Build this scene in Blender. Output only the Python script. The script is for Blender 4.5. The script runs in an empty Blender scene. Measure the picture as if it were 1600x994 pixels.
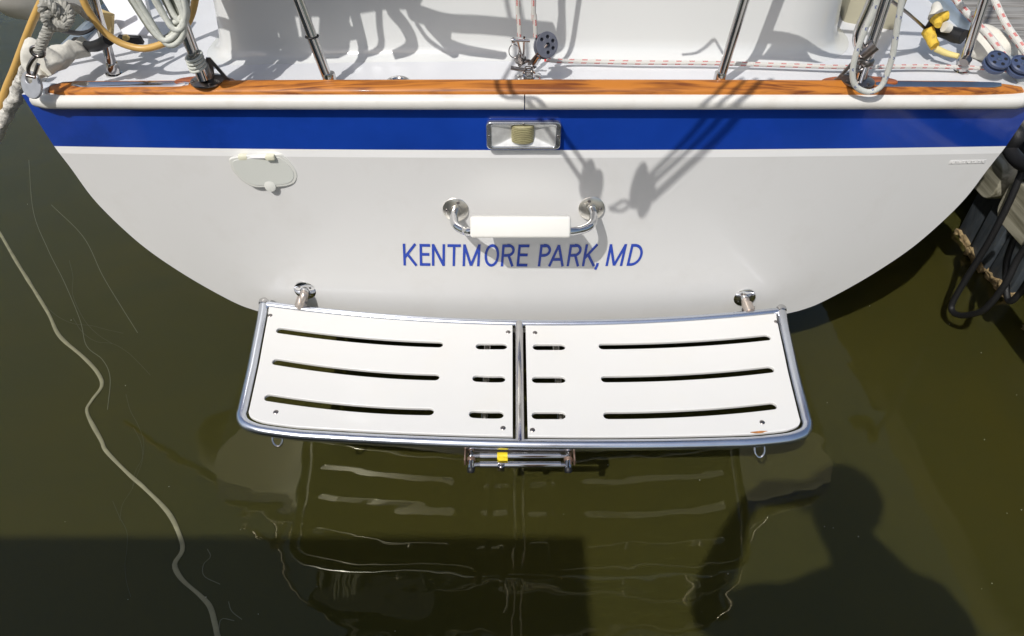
import bpy, bmesh, math, random
from mathutils import Vector, Matrix, noise
random.seed(7)
sc = bpy.context.scene
PI = math.pi
# ------------------------------------------------------------------ camera
F_PX, TILT, H = 1100.0, math.radians(42.5), 1.76
cam = bpy.data.cameras.new('camera'); cam_o = bpy.data.objects.new('camera', cam)
sc.collection.objects.link(cam_o); sc.camera = cam_o
cam_o.location = (0, 0, H); cam_o.rotation_euler = (PI/2 - TILT, 0, 0)
cam.sensor_width = 36; cam.lens = F_PX/1600*36; cam.clip_start = 0.02; cam.clip_end = 2000
# ------------------------------------------------------------------ light
SUN = Vector((0.65, 1.0, -1.5)).normalized()         # the way the sunlight travels
world = bpy.data.worlds.new("World"); sc.world = world; world.use_nodes = True
nt = world.node_tree; bg = nt.nodes['Background']
sky = nt.nodes.new('ShaderNodeTexSky'); sky.sky_type = 'NISHITA'; sky.sun_disc = False
sky.sun_elevation = math.asin(-SUN.z); sky.sun_rotation = math.atan2(-SUN.x, -SUN.y)
sky.air_density = 1.2; sky.dust_density = 3.0
nt.links.new(sky.outputs[0], bg.inputs[0]); bg.inputs[1].default_value = 0.105
sun = bpy.data.lights.new('sun', 'SUN'); sun.energy = 3.4; sun.angle = math.radians(0.6); sun.color = (1, .98, .95)
sun_o = bpy.data.objects.new('sun', sun); sc.collection.objects.link(sun_o)
sun_o.rotation_euler = SUN.to_track_quat('-Z', 'Y').to_euler(); sun_o.location = (-3, -4, 8)
sc.view_settings.view_transform = 'Standard'; sc.view_settings.look = 'None'
sc.view_settings.exposure = 0.0; sc.view_settings.gamma = 1
sc.render.engine = 'CYCLES'
# ------------------------------------------------------------------ helpers
COL = sc.collection
CT, ST = math.cos(TILT), math.sin(TILT)
def ray(px, py):
    a = (px-800)/F_PX; v = (py-497)/F_PX
    return Vector((a, CT-v*ST, -ST-v*CT))            # per unit of depth
def unz(px, py, z):                                   # photo pixel -> point on the level z
    r = ray(px, py); return Vector((0, 0, H)) + r*((z-H)/r.z)
def uny(px, py, y):
    r = ray(px, py); return Vector((0, 0, H)) + r*(y/r.y)
XC = .05
def TY(x): return 1.60 + .09*(x-XC)**2
def utr(px, py):
    r = ray(px, py); t = 2
    for _ in range(30): t = TY(r.x*t)/r.y
    return Vector((0, 0, H)) + r*t
def crown(x): return .043*(x-XC)**2
def sunback(p, t): return Vector(p) + Vector((-.65, -1, 1.5))*t
def proj(p):
    d = Vector(p)-Vector((0, 0, H)); dep = d.y*CT-d.z*ST
    return 800+F_PX*d.x/dep, 497-F_PX*(d.y*ST+d.z*CT)/dep

def tag(o, label=None, cat=None, group=None, kind=None):
    for k, v in (('label', label), ('category', cat), ('group', group), ('kind', kind)):
        if v: o[k] = v
    return o
def link(name, me, mat=None, parent=None):
    if mat is not None and len(me.materials) == 0:
        me.materials.append(mat)
    o = bpy.data.objects.new(name, me); COL.objects.link(o)
    if parent: o.parent = parent
    return o
def thing(name, label, cat, loc=(0, 0, 0), group=None):
    o = bpy.data.objects.new(name, None); o.empty_display_size = .05; COL.objects.link(o)
    o.location = loc; return tag(o, label, cat, group)
def part(name, me, mat, parent):
    """child built in world coordinates under an Empty (or under a part sitting at the world origin)"""
    o = link(name, me, mat, parent)
    w = Vector((0, 0, 0)); p = parent
    while p: w += p.location; p = p.parent
    o.location = -w
    return o
def mesh_from(verts, faces, smooth=True, uvs=None):
    me = bpy.data.meshes.new('m'); me.from_pydata([tuple(v) for v in verts], [], faces)
    if uvs:
        uv = me.uv_layers.new(name='UVMap')
        for l in me.loops: pass
        k = 0
        for p in me.polygons:
            for li in p.loop_indices:
                uv.data[li].uv = uvs[k]; k += 1
    me.validate(clean_customdata=False); me.update()
    if smooth: me.shade_smooth()
    return me
def bm_mesh(bm, smooth=False, angle=None):
    me = bpy.data.meshes.new('m'); bmesh.ops.recalc_face_normals(bm, faces=bm.faces[:]); bm.to_mesh(me); bm.free()
    if smooth: me.shade_smooth()
    if angle is not None:
        me.shade_smooth(); me.set_sharp_from_angle(angle=math.radians(angle))
    return me
def join(*mes):
    bm = bmesh.new(); mats = []
    for m in mes: bm.from_mesh(m)
    me = bpy.data.meshes.new('m'); bm.to_mesh(me); bm.free()
    me.shade_smooth(); me.set_sharp_from_angle(angle=math.radians(40)); return me
def smooth_pts(pts, n=6, closed=False):
    P = [Vector(p) for p in pts]; N = len(P); out = []
    if N < 3 and not closed: 
        return [P[0].lerp(P[-1], i/n) for i in range(n+1)]
    segs = N if closed else N-1
    for i in range(segs):
        if closed: a, b, c, d = P[i-1], P[i], P[(i+1) % N], P[(i+2) % N]
        else:
            b, c = P[i], P[i+1]; a = P[i-1] if i else b*2-c; d = P[i+2] if i+2 < N else c*2-b
        for k in range(n):
            t = k/n; t2, t3 = t*t, t*t*t
            out.append(.5*((2*b)+(c-a)*t+(2*a-5*b+4*c-d)*t2+(3*b-a-3*c+d)*t3))
    if not closed: out.append(P[-1])
    return out
def tube(pts, r, seg=12, closed=False, caps=True, flat=1.0, twist=0.0):
    """tube along points; r number or list; UV u = metres along, v = round"""
    P = [Vector(p) for p in pts]; N = len(P)
    R = r if isinstance(r, (list, tuple)) else [r]*N
    T = []
    for i in range(N):
        a = P[(i-1) % N] if (closed or i) else P[i]; b = P[(i+1) % N] if (closed or i < N-1) else P[i]
        T.append((b-a).normalized())
    up = Vector((0, 0, 1)) if abs(T[0].z) < .9 else Vector((0, 1, 0))
    n = (up - T[0]*up.dot(T[0])).normalized(); fr = []
    for i in range(N):
        n = (n - T[i]*n.dot(T[i])).normalized(); fr.append((n.copy(), T[i].cross(n)))
    V = []; L = [0]
    for i in range(1, N): L.append(L[-1]+(P[i]-P[i-1]).length)
    for i in range(N):
        for k in range(seg):
            a = 2*PI*k/seg + twist*L[i]
            V.append(P[i] + fr[i][0]*math.cos(a)*R[i]*flat + fr[i][1]*math.sin(a)*R[i])
    Fc = []; UV = []; M = N if closed else N-1
    for i in range(M):
        j = (i+1) % N; lj = L[j] if j else L[-1]+(P[0]-P[-1]).length
        for k in range(seg):
            k2 = (k+1) % seg
            Fc.append((i*seg+k, i*seg+k2, j*seg+k2, j*seg+k))
            UV += [(L[i], k/seg), (L[i], (k+1)/seg), (lj, (k+1)/seg), (lj, k/seg)]
    if caps and not closed:
        Fc.append(tuple(range(seg-1, -1, -1))); UV += [(0, 0)]*seg
        Fc.append(tuple((N-1)*seg+k for k in range(seg))); UV += [(L[-1], 0)]*seg
    me = bpy.data.meshes.new('m'); me.from_pydata([tuple(v) for v in V], [], Fc)
    uv = me.uv_layers.new(name='UVMap')
    for li, c in enumerate(UV): uv.data[li].uv = c
    me.shade_smooth(); me.set_sharp_from_angle(angle=math.radians(60)); me.update()
    return me
def strand_rope(pts, r, pitch, seg=7, step=None):
    """three-strand laid rope: three helical tubes"""
    P = pts; N = len(P); T = []; out = []
    up = Vector((0, 0, 1)); n = None; fr = []; L = 0; Ls = []
    for i in range(N):
        a = P[max(0, i-1)]; b = P[min(N-1, i+1)]; t = (b-a).normalized()
        if n is None: n = (up-t*up.dot(t)); n = n if n.length > .1 else Vector((0, 1, 0))
        n = (n-t*n.dot(t)).normalized(); fr.append((n.copy(), t.cross(n)))
        if i: L += (P[i]-P[i-1]).length
        Ls.append(L)
    ms = []
    for s in range(3):
        q = [P[i] + (fr[i][0]*math.cos(2*PI*(Ls[i]/pitch+s/3)) + fr[i][1]*math.sin(2*PI*(Ls[i]/pitch+s/3)))*r*.5 for i in range(N)]
        ms.append(tube(q, r*.55, seg))
    return join(*ms)
def resample(pts, step):
    out = [pts[0].copy()]; acc = 0
    for a, b in zip(pts[:-1], pts[1:]):
        l = (b-a).length
        if l < 1e-9: continue
        while acc + step <= l:
            acc += step; out.append(a.lerp(b, acc/l))
        acc -= l
    out.append(pts[-1].copy()); return out
def bx(c, s, rot=None, bev=0, seg=2):
    bm = bmesh.new(); bmesh.ops.create_cube(bm, size=1)
    for v in bm.verts: v.co = Vector((v.co.x*s[0], v.co.y*s[1], v.co.z*s[2]))
    if bev: bmesh.ops.bevel(bm, geom=bm.edges[:], offset=bev, segments=seg, profile=.5, affect='EDGES')
    M = rot.to_4x4() if rot is not None else Matrix.Identity(4)
    bmesh.ops.transform(bm, matrix=Matrix.Translation(Vector(c)) @ M, verts=bm.verts)
    return bm_mesh(bm, angle=35)
def lathe(prof, origin, axis, seg=24):
    """prof: list of (radius, height along axis)"""
    ax = Vector(axis).normalized(); q = Vector((0, 0, 1)).rotation_difference(ax)
    V = []; Fc = []
    for r, h in prof:
        for k in range(seg):
            a = 2*PI*k/seg; V.append(q @ Vector((r*math.cos(a), r*math.sin(a), h)) + Vector(origin))
    for i in range(len(prof)-1):
        for k in range(seg):
            k2 = (k+1) % seg; Fc.append((i*seg+k, i*seg+k2, (i+1)*seg+k2, (i+1)*seg+k))
    Fc.append(tuple(range(seg-1, -1, -1))); Fc.append(tuple((len(prof)-1)*seg+k for k in range(seg)))
    me = mesh_from(V, Fc); me.set_sharp_from_angle(angle=math.radians(40)); return me
def sweep(path, prof, closed_prof=True, caps=True, outward=None):
    """profile (out, up) swept along a path; 'out' is horizontal, to the right of travel"""
    P = [Vector(p) for p in path]; N = len(P); m = len(prof); V = []; Fc = []; UV = []
    L = [0]
    for i in range(1, N): L.append(L[-1]+(P[i]-P[i-1]).length)
    for i in range(N):
        a = P[max(0, i-1)]; b = P[min(N-1, i+1)]; t = (b-a); t.z = 0; t.normalize()
        o = Vector((t.y, -t.x, 0))
        sc_ = 1
        for (u, w) in prof: V.append(P[i]+o*u+Vector((0, 0, w)))
    for i in range(N-1):
        for k in range(m if closed_prof else m-1):
            k2 = (k+1) % m; Fc.append((i*m+k, (i+1)*m+k, (i+1)*m+k2, i*m+k2))
            UV += [(L[i], k/m), (L[i+1], k/m), (L[i+1], (k+1)/m), (L[i], (k+1)/m)]
    if caps and closed_prof:
        Fc.append(tuple(range(m))); UV += [(0, 0)]*m
        Fc.append(tuple((N-1)*m+k for k in range(m-1, -1, -1))); UV += [(L[-1], 0)]*m
    me = bpy.data.meshes.new('m'); me.from_pydata([tuple(v) for v in V], [], Fc)
    uv = me.uv_layers.new(name='UVMap')
    for li, c in enumerate(UV): uv.data[li].uv = c
    bm = bmesh.new(); bm.from_mesh(me); bmesh.ops.recalc_face_normals(bm, faces=bm.faces[:]); bm.to_mesh(me); bm.free()
    me.shade_smooth(); me.set_sharp_from_angle(angle=math.radians(50)); return me
def curve_fill(loops, depth, bevel=0, res=8):
    """flat outline with holes -> solid mesh lying in XY, top at z=0"""
    cu = bpy.data.curves.new('c', 'CURVE'); cu.dimensions = '2D'; cu.fill_mode = 'BOTH'
    cu.extrude = max(depth/2-bevel, 0.0001); cu.bevel_depth = bevel; cu.bevel_resolution = 2; cu.offset = -bevel
    for lp in loops:
        s = cu.splines.new('POLY'); s.points.add(len(lp)-1); s.use_cyclic_u = True
        for i, p in enumerate(lp): s.points[i].co = (p[0], p[1], 0, 1)
    return curve_mesh(cu, Vector((0, 0, -depth/2)))
def curve_mesh(cu, off=Vector((0, 0, 0))):
    o = bpy.data.objects.new('tmp', cu); COL.objects.link(o)
    bpy.context.view_layer.update()
    dg = bpy.context.evaluated_depsgraph_get(); me = bpy.data.meshes.new_from_object(o.evaluated_get(dg))
    bpy.data.objects.remove(o); me.materials.clear()
    for v in me.vertices: v.co += off
    me.shade_smooth(); me.set_sharp_from_angle(angle=math.radians(35)); return me
# ------------------------------------------------------------------ materials
def mat(name, color, rough=.5, metal=0, ior=1.45, coat=0, var=0, vscale=6, bump=0, bscale=40, spec=None, dirt=None, dscale=3, damt=.5, stretch=None, rvar=0):
    m = bpy.data.materials.new(name); m.use_nodes = True; n = m.node_tree.nodes; l = m.node_tree.links
    b = n['Principled BSDF']; b.inputs['Base Color'].default_value = (*color, 1); b.inputs['Roughness'].default_value = rough
    b.inputs['Metallic'].default_value = metal; b.inputs['IOR'].default_value = ior; b.inputs['Coat Weight'].default_value = coat
    b.inputs['Coat Roughness'].default_value = .08
    tc = n.new('ShaderNodeTexCoord'); mp = n.new('ShaderNodeMapping'); l.new(tc.outputs['Object'], mp.inputs[0])
    if stretch: mp.inputs['Scale'].default_value = stretch
    cur = None
    if var:
        tx = n.new('ShaderNodeTexNoise'); tx.inputs['Scale'].default_value = vscale; tx.inputs['Detail'].default_value = 5
        l.new(mp.outputs[0], tx.inputs['Vector'])
        mr = n.new('ShaderNodeMapRange'); mr.inputs[1].default_value = .25; mr.inputs[2].default_value = .75
        mr.inputs[3].default_value = 1-var; mr.inputs[4].default_value = 1+var; l.new(tx.outputs[0], mr.inputs[0])
        mx = n.new('ShaderNodeMix'); mx.data_type = 'RGBA'; mx.blend_type = 'MULTIPLY'; mx.inputs[0].default_value = 1
        mx.inputs[6].default_value = (*color, 1); l.new(mr.outputs[0], mx.inputs[7]); cur = mx.outputs[2]
        l.new(cur, b.inputs['Base Color'])
    if dirt:
        tx = n.new('ShaderNodeTexNoise'); tx.inputs['Scale'].default_value = dscale; tx.inputs['Detail'].default_value = 8; tx.inputs['Roughness'].default_value = .65
        l.new(mp.outputs[0], tx.inputs['Vector'])
        mr = n.new('ShaderNodeMapRange'); mr.inputs[1].default_value = .52; mr.inputs[2].default_value = .75
        mr.inputs[3].default_value = 0; mr.inputs[4].default_value = damt; l.new(tx.outputs[0], mr.inputs[0])
        mx = n.new('ShaderNodeMix'); mx.data_type = 'RGBA'; l.new(mr.outputs[0], mx.inputs[0])
        if cur: l.new(cur, mx.inputs[6])
        else: mx.inputs[6].default_value = (*color, 1)
        mx.inputs[7].default_value = (*dirt, 1); l.new(mx.outputs[2], b.inputs['Base Color'])
    if rvar:
        tx = n.new('ShaderNodeTexNoise'); tx.inputs['Scale'].default_value = 25; tx.inputs['Detail'].default_value = 6
        l.new(mp.outputs[0], tx.inputs['Vector'])
        mr = n.new('ShaderNodeMapRange'); mr.inputs[3].default_value = max(0, rough-rvar); mr.inputs[4].default_value = rough+rvar
        l.new(tx.outputs[0], mr.inputs[0]); l.new(mr.outputs[0], b.inputs['Roughness'])
    if bump:
        tx = n.new('ShaderNodeTexNoise'); tx.inputs['Scale'].default_value = bscale; tx.inputs['Detail'].default_value = 4
        l.new(mp.outputs[0], tx.inputs['Vector'])
        bp = n.new('ShaderNodeBump'); bp.inputs['Strength'].default_value = 1; bp.inputs['Distance'].default_value = bump
        l.new(tx.outputs[0], bp.inputs['Height']); l.new(bp.outputs[0], b.inputs['Normal'])
    return m
def wood(name, c1, c2, rough, coat, axis, scale, bump=.0006, knots=None):
    m = bpy.data.materials.new(name); m.use_nodes = True; n = m.node_tree.nodes; l = m.node_tree.links
    b = n['Principled BSDF']; b.inputs['Roughness'].default_value = rough; b.inputs['Coat Weight'].default_value = coat; b.inputs['Coat Roughness'].default_value = .07
    tc = n.new('ShaderNodeTexCoord'); mp = n.new('ShaderNodeMapping'); l.new(tc.outputs['Object'], mp.inputs[0])
    s = [scale]*3; s[axis] = scale*.05; mp.inputs['Scale'].default_value = s
    t1 = n.new('ShaderNodeTexNoise'); t1.inputs['Scale'].default_value = 1; t1.inputs['Detail'].default_value = 7; t1.inputs['Distortion'].default_value = .6
    l.new(mp.outputs[0], t1.inputs['Vector'])
    t2 = n.new('ShaderNodeTexNoise'); t2.inputs['Scale'].default_value = 5; t2.inputs['Detail'].default_value = 3; l.new(tc.outputs['Object'], t2.inputs['Vector'])
    ad = n.new('ShaderNodeMath'); ad.operation = 'MULTIPLY_ADD'; l.new(t2.outputs[0], ad.inputs[0]); ad.inputs[1].default_value = .45; 
    l.new(t1.outputs[0], ad.inputs[2])
    cr = n.new('ShaderNodeValToRGB'); e = cr.color_ramp.elements; e[0].position = .56; e[0].color = (*c2, 1); e[1].position = .80; e[1].color = (*c1, 1)
    l.new(ad.outputs[0], cr.inputs[0]); l.new(cr.outputs[0], b.inputs['Base Color'])
    bp = n.new('ShaderNodeBump'); bp.inputs['Distance'].default_value = bump; bp.inputs['Strength'].default_value = .7; l.new(t1.outputs[0], bp.inputs['Height']); l.new(bp.outputs[0], b.inputs['Normal'])
    return m
def fleck_rope(name, base, fleck, per=.030, duty=.30):
    m = bpy.data.materials.new(name); m.use_nodes = True; n = m.node_tree.nodes; l = m.node_tree.links
    b = n['Principled BSDF']; b.inputs['Roughness'].default_value = .8
    uv = n.new('ShaderNodeTexCoord'); sp = n.new('ShaderNodeSeparateXYZ'); l.new(uv.outputs['UV'], sp.inputs[0])
    def M(op, a, c=None, d=None):
        q = n.new('ShaderNodeMath'); q.operation = op
        for i, x in enumerate((a, c, d)):
            if x is None: continue
            if isinstance(x, (int, float)): q.inputs[i].default_value = x
            else: l.new(x, q.inputs[i])
        return q.outputs[0]
    u, v = sp.outputs[0], sp.outputs[1]
    uu = M('FRACT', M('DIVIDE', M('ADD', u, M('MULTIPLY', v, .012)), per))
    a = M('LESS_THAN', uu, duty)
    vv = M('FRACT', M('MULTIPLY', v, 4.0)); bnd = M('LESS_THAN', vv, .45)
    # little chevron teeth inside each fleck
    teeth = M('LESS_THAN', M('FRACT', M('ADD', M('MULTIPLY', uu, 9.0), M('MULTIPLY', vv, 2.0))), .68)
    k = M('MULTIPLY', M('MULTIPLY', a, bnd), teeth)
    tx = n.new('ShaderNodeTexNoise'); tx.inputs['Scale'].default_value = 400; l.new(uv.outputs['Object'], tx.inputs['Vector'])
    mx = n.new('ShaderNodeMix'); mx.data_type = 'RGBA'; l.new(k, mx.inputs[0]); mx.inputs[6].default_value = (*base, 1); mx.inputs[7].default_value = (*fleck, 1)
    l.new(mx.outputs[2], b.inputs['Base Color'])
    # braid relief
    w1 = M('SINE', M('ADD', M('MULTIPLY', u, 2600.0), M('MULTIPLY', v, 50.27)))
    w2 = M('SINE', M('SUBTRACT', M('MULTIPLY', u, 2600.0), M('MULTIPLY', v, 50.27)))
    bp = n.new('ShaderNodeBump'); bp.inputs['Distance'].default_value = .0004; l.new(M('MULTIPLY', w1, w2), bp.inputs['Height']); l.new(bp.outputs[0], b.inputs['Normal'])
    return m
GEL = mat('hull_gelcoat', (.665, .658, .64), .30, ior=1.45, var=.025, vscale=2.5, coat=.08, dirt=(.50, .475, .43), dscale=5, damt=.25)
WHT = mat('white_boot_paint', (.84, .835, .82), .2, coat=.3, var=.02)
BLU = mat('blue_stripe_paint', (.008, .045, .31), .10, coat=.6, var=.22, vscale=4, dirt=(.012, .055, .42), dscale=7, damt=.6)
RUB = mat('rub_rail_vinyl', (.73, .71, .66), .35, var=.04, vscale=8, dirt=(.5, .44, .35), dscale=12, damt=.35)
DECK = mat('deck_gelcoat', (.67, .675, .69), .35, var=.02, bump=.0003, bscale=250, dirt=(.6, .58, .55), dscale=14, damt=.2)
COAM = mat('coaming_gelcoat', (.65, .655, .635), .22, coat=.3, var=.02, vscale=3)
TEAK = wood('varnished_teak', (.50, .175, .022), (.17, .045, .008), .5, .04, 0, 90)
TEAK2 = wood('varnished_teak_red', (.42, .12, .03), (.15, .035, .010), .4, .2, 0, 60)
STEEL = mat('stainless_steel', (.62, .61, .60), .09, 1, rvar=.05, dirt=(.33, .22, .15), dscale=10, damt=.35)
STEELP = mat('polished_steel', (.72, .72, .72), .05, 1, rvar=.03, dirt=(.4, .28, .2), dscale=14, damt=.15)
STAINED = mat('stained_beige_steel', (.55, .48, .42), .34, .75, rvar=.1, dirt=(.35, .22, .14), dscale=40, damt=.5)
STEELF = mat('brushed_flange_steel', (.80, .77, .70), .3, 1, rvar=.08)
STEELD = mat('dull_steel', (.28, .26, .25), .3, 1, rvar=.1, dirt=(.2, .1, .05), dscale=30, damt=.5)
TUBEB = mat('platform_tube_steel', (.72, .76, .84), .24, 1, rvar=.05, dirt=(.5, .45, .38), dscale=8, damt=.35)
RUST = mat('rusty_steel', (.30, .20, .15), .5, .7, var=.3, vscale=60)
PLASTIC = mat('white_tread_plastic', (.71, .70, .67), .32, coat=.15, var=.012, vscale=5, dirt=(.72, .66, .52), dscale=6, damt=.15)
CREAM = mat('cream_plastic', (.66, .66, .61), .35, var=.03)
HINGE = mat('yellowed_plastic', (.74, .72, .55), .4)
GRIPM = mat('grip_plastic', (.78, .765, .71), .4, dirt=(.7, .64, .5), dscale=10, damt=.2)
LETTER = mat('blue_vinyl_letters', (.014, .055, .40), .25)
DECAL = mat('white_decal', (.72, .71, .69), .3)
BLACK = mat('black_rubber', (.012, .012, .013), .5)
BLACKROPE = mat('black_rope', (.010, .010, .011), .55, bump=.001, bscale=350)
HOSE = mat('yellow_shore_cable', (.60, .37, .11), .38, var=.12, vscale=14, dirt=(.40, .25, .09), dscale=20, damt=.5)
GREYROPE = mat('weathered_grey_rope', (.36, .35, .31), .85, var=.3, vscale=90, bump=.0008, bscale=500)
COILG = mat('grey_green_rope', (.20, .21, .17), .8, var=.3, vscale=90, bump=.0008, bscale=500)
PALEROPE = mat('pale_rope', (.55, .56, .50), .8, var=.15, vscale=80, bump=.0006, bscale=500)
FLECK = fleck_rope('red_fleck_rope', (.72, .70, .65), (.60, .02, .02), per=.034, duty=.40)
FLECKB = fleck_rope('blue_fleck_rope', (.66, .67, .62), (.12, .16, .35), per=.05, duty=.16)
CLOTH = mat('white_canvas', (.66, .64, .57), .9, var=.1, vscale=25, bump=.003, bscale=40, dirt=(.4, .36, .28), dscale=18, damt=.5)
ALU = mat('pale_blue_aluminium', (.42, .50, .58), .4, .6, var=.1, vscale=20)
BOARD = mat('white_board_paint', (.74, .75, .78), .3)
YEL = mat('yellow_tape', (.78, .60, .02), .6, var=.15, vscale=120, bump=.001, bscale=200)
YELT = mat('yellow_cloth_tape', (.68, .45, .05), .7, var=.2, vscale=90, bump=.002, bscale=120, dirt=(.25, .14, .02), dscale=50, damt=.7)
BLOCKM = mat('blue_grey_block_plastic', (.055, .075, .14), .35, var=.15, vscale=60)
BLOCKG = mat('grey_block_plastic', (.10, .105, .13), .4, var=.15, vscale=60)
FENDER = mat('fender_vinyl', (.60, .58, .53), .4, dirt=(.35, .31, .25), dscale=8, damt=.5)
DOCKW = wood('weathered_dock_wood', (.30, .29, .27), (.12, .11, .10), .8, 0, 0, 45, .003)
DOCKF = wood('weathered_timber', (.34, .32, .24), (.13, .12, .075), .8, 0, 1, 38, .004)
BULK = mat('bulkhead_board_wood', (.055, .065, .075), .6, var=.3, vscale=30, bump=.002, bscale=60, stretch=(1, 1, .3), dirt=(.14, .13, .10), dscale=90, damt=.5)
CRUST = mat('tan_waterline_growth', (.30, .22, .11), .9, var=.4, vscale=60, bump=.006, bscale=60, dirt=(.16, .08, .03), dscale=40, damt=.9)
LENS = mat('lens_housing', (.55, .57, .60), .18, .85, rvar=.08, dirt=(.35, .33, .28), dscale=40, damt=.4)
CHROMED = mat('reflector_foil', (.80, .80, .78), .35, .5, rvar=.12, var=.15, vscale=60)
BULB = mat('bulb_lens_glass', (.34, .31, .17), .12, coat=.6, var=.15, vscale=80)
SKIN = mat('skin', (.5, .3, .2), .5); SHIRT = mat('navy_shirt', (.03, .04, .08), .8); PANTS = mat('khaki_shorts', (.3, .25, .17), .8); HAIR = mat('dark_hair', (.03, .02, .015), .6)

# water: murky olive body colour under a glossy surface
def water_mat():
    m = bpy.data.materials.new('murky_creek_water'); m.use_nodes = True; n = m.node_tree.nodes; l = m.node_tree.links
    b = n['Principled BSDF']; b.inputs['Roughness'].default_value = .012; b.inputs['IOR'].default_value = 1.44; b.inputs['Specular Tint'].default_value = (.95, .91, .66, 1)
    tc = n.new('ShaderNodeTexCoord')
    t1 = n.new('ShaderNodeTexNoise'); t1.inputs['Scale'].default_value = 1.3; t1.inputs['Detail'].default_value = 5; t1.inputs['Distortion'].default_value = .8
    l.new(tc.outputs['Object'], t1.inputs['Vector'])
    cr = n.new('ShaderNodeValToRGB'); e = cr.color_ramp.elements
    e[0].position = .35; e[0].color = (.040, .0385, .0095, 1); e[1].position = .68; e[1].color = (.048, .0425, .0085, 1)
    l.new(t1.outputs[0], cr.inputs[0]); l.new(cr.outputs[0], b.inputs['Base Color'])
    b.inputs['Subsurface Weight'].default_value = 1.0; b.inputs['Subsurface Radius'].default_value = (1.0, .95, .5); b.inputs['Subsurface Scale'].default_value = .026
    t2 = n.new('ShaderNodeTexNoise'); t2.inputs['Scale'].default_value = 2.6; t2.inputs['Detail'].default_value = 1.5; t2.inputs['Distortion'].default_value = .4
    mp = n.new('ShaderNodeMapping'); mp.inputs['Scale'].default_value = (1, 1.6, 1); l.new(tc.outputs['Object'], mp.inputs[0]); l.new(mp.outputs[0], t2.inputs['Vector'])
    t3 = n.new('ShaderNodeTexNoise'); t3.inputs['Scale'].default_value = 13; t3.inputs['Detail'].default_value = 1; l.new(mp.outputs[0], t3.inputs['Vector'])
    ad = n.new('ShaderNodeMath'); ad.operation = 'MULTIPLY_ADD'; ad.inputs[1].default_value = .05; l.new(t3.outputs[0], ad.inputs[0]); l.new(t2.outputs[0], ad.inputs[2])
    bp = n.new('ShaderNodeBump'); bp.inputs['Strength'].default_value = 1; bp.inputs['Distance'].default_value = .005
    l.new(ad.outputs[0], bp.inputs['Height']); l.new(bp.outputs[0], b.inputs['Normal'])
    return m
WATER = water_mat()
# ------------------------------------------------------------------ water
me = mesh_from([(-300, -300, 0), (300, -300, 0), (300, 600, 0), (-300, 600, 0)], [(0, 1, 2, 3)], False)
tag(link('water', me, WATER), kind='structure')
# ------------------------------------------------------------------ the boat
boat = thing('sailboat', 'white sailboat seen from astern, blue stripe across its transom, lettered KENTMORE PARK, MD', 'sailboat', (XC, 1.6, 0))
WL = [(.232, 0), (.234, .20), (.239, .40), (.250, .58), (.268, .74), (.285, .82), (.30, .875), (.33, .935), (.415, 1.048), (.512, 1.150), (.60, 1.215), (.70, 1.268), (.80, 1.295), (.88, 1.318), (.99, 1.335), (1.03, 1.34)]
def W(L):
    for (a, wa), (b, wb) in zip(WL[:-1], WL[1:]):
        if L <= b: return wa+(wb-wa)*(L-a)/(b-a)
    return WL[-1][1]
# resample smoothly
_sp = smooth_pts([Vector((w, L, 0)) for L, w in WL], 8)
def W(L):
    for p, q in zip(_sp[:-1], _sp[1:]):
        if L <= q.y: return p.x+(q.x-p.x)*max(0, (L-p.y))/max(1e-6, q.y-p.y)
    return _sp[-1].x
def tp(a, L, off=0):                                   # a in -1..1 across, L the level line
    x = XC+a*W(L); return Vector((x, TY(x)-off, L-crown(x)))
def band(L0, L1, rows, cols, off=0, pw=1):
    V = []; Fc = []
    for j in range(rows+1):
        L = L0+(L1-L0)*(j/rows)**pw
        for i in range(cols+1): V.append(tp(-1+2*i/cols, L, off))
    for j in range(rows):
        for i in range(cols): Fc.append((j*(cols+1)+i, j*(cols+1)+i+1, (j+1)*(cols+1)+i+1, (j+1)*(cols+1)+i))
    return mesh_from(V, Fc)
part('transom', band(.2321, .848, 60, 80, 0, 1.8), GEL, boat)
part('white_stripe', band(.848, .870, 2, 80), WHT, boat)
part('blue_stripe', band(.870, 1.02, 3, 80), BLU, boat)
# hull sides running forward from the transom's edge
def hullside(sgn, L0, L1, rows, st=24, pw=1):
    V = []; Fc = []
    for j in range(rows+1):
        L = L0+(L1-L0)*(j/rows)**pw; p = tp(sgn, L)
        for i in range(st+1):
            s = (i/st)**1.5*7
            k = 1+.10*math.sin(min(s, 6)/6*PI*.7); 
            dz = -.28*math.sin(min(s, 7)/7*PI)*max(0, (.9-L)/.9)
            bow = 1-max(0, (s-4)/3)**2*.8
            V.append(Vector((XC+(p.x-XC)*k*bow, p.y+s, p.z+dz+.02*s*max(0, L-.5))))
    for j in range(rows):
        for i in range(st):
            f = (j*(st+1)+i, j*(st+1)+i+1, (j+1)*(st+1)+i+1, (j+1)*(st+1)+i); Fc.append(f if sgn > 0 else f[::-1])
    return mesh_from(V, Fc)
for sgn in (-1, 1):
    part('hull_side', hullside(sgn, .262, .870, 36, pw=1.5), GEL, boat)
    part('hull_bottom', hullside(sgn, .2321, .262, 14, pw=1.6), mat('dark_bottom_paint', (.02, .022, .025), .7), boat)
    part('side_stripe', hullside(sgn, .870, 1.02, 3), BLU, boat)
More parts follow.
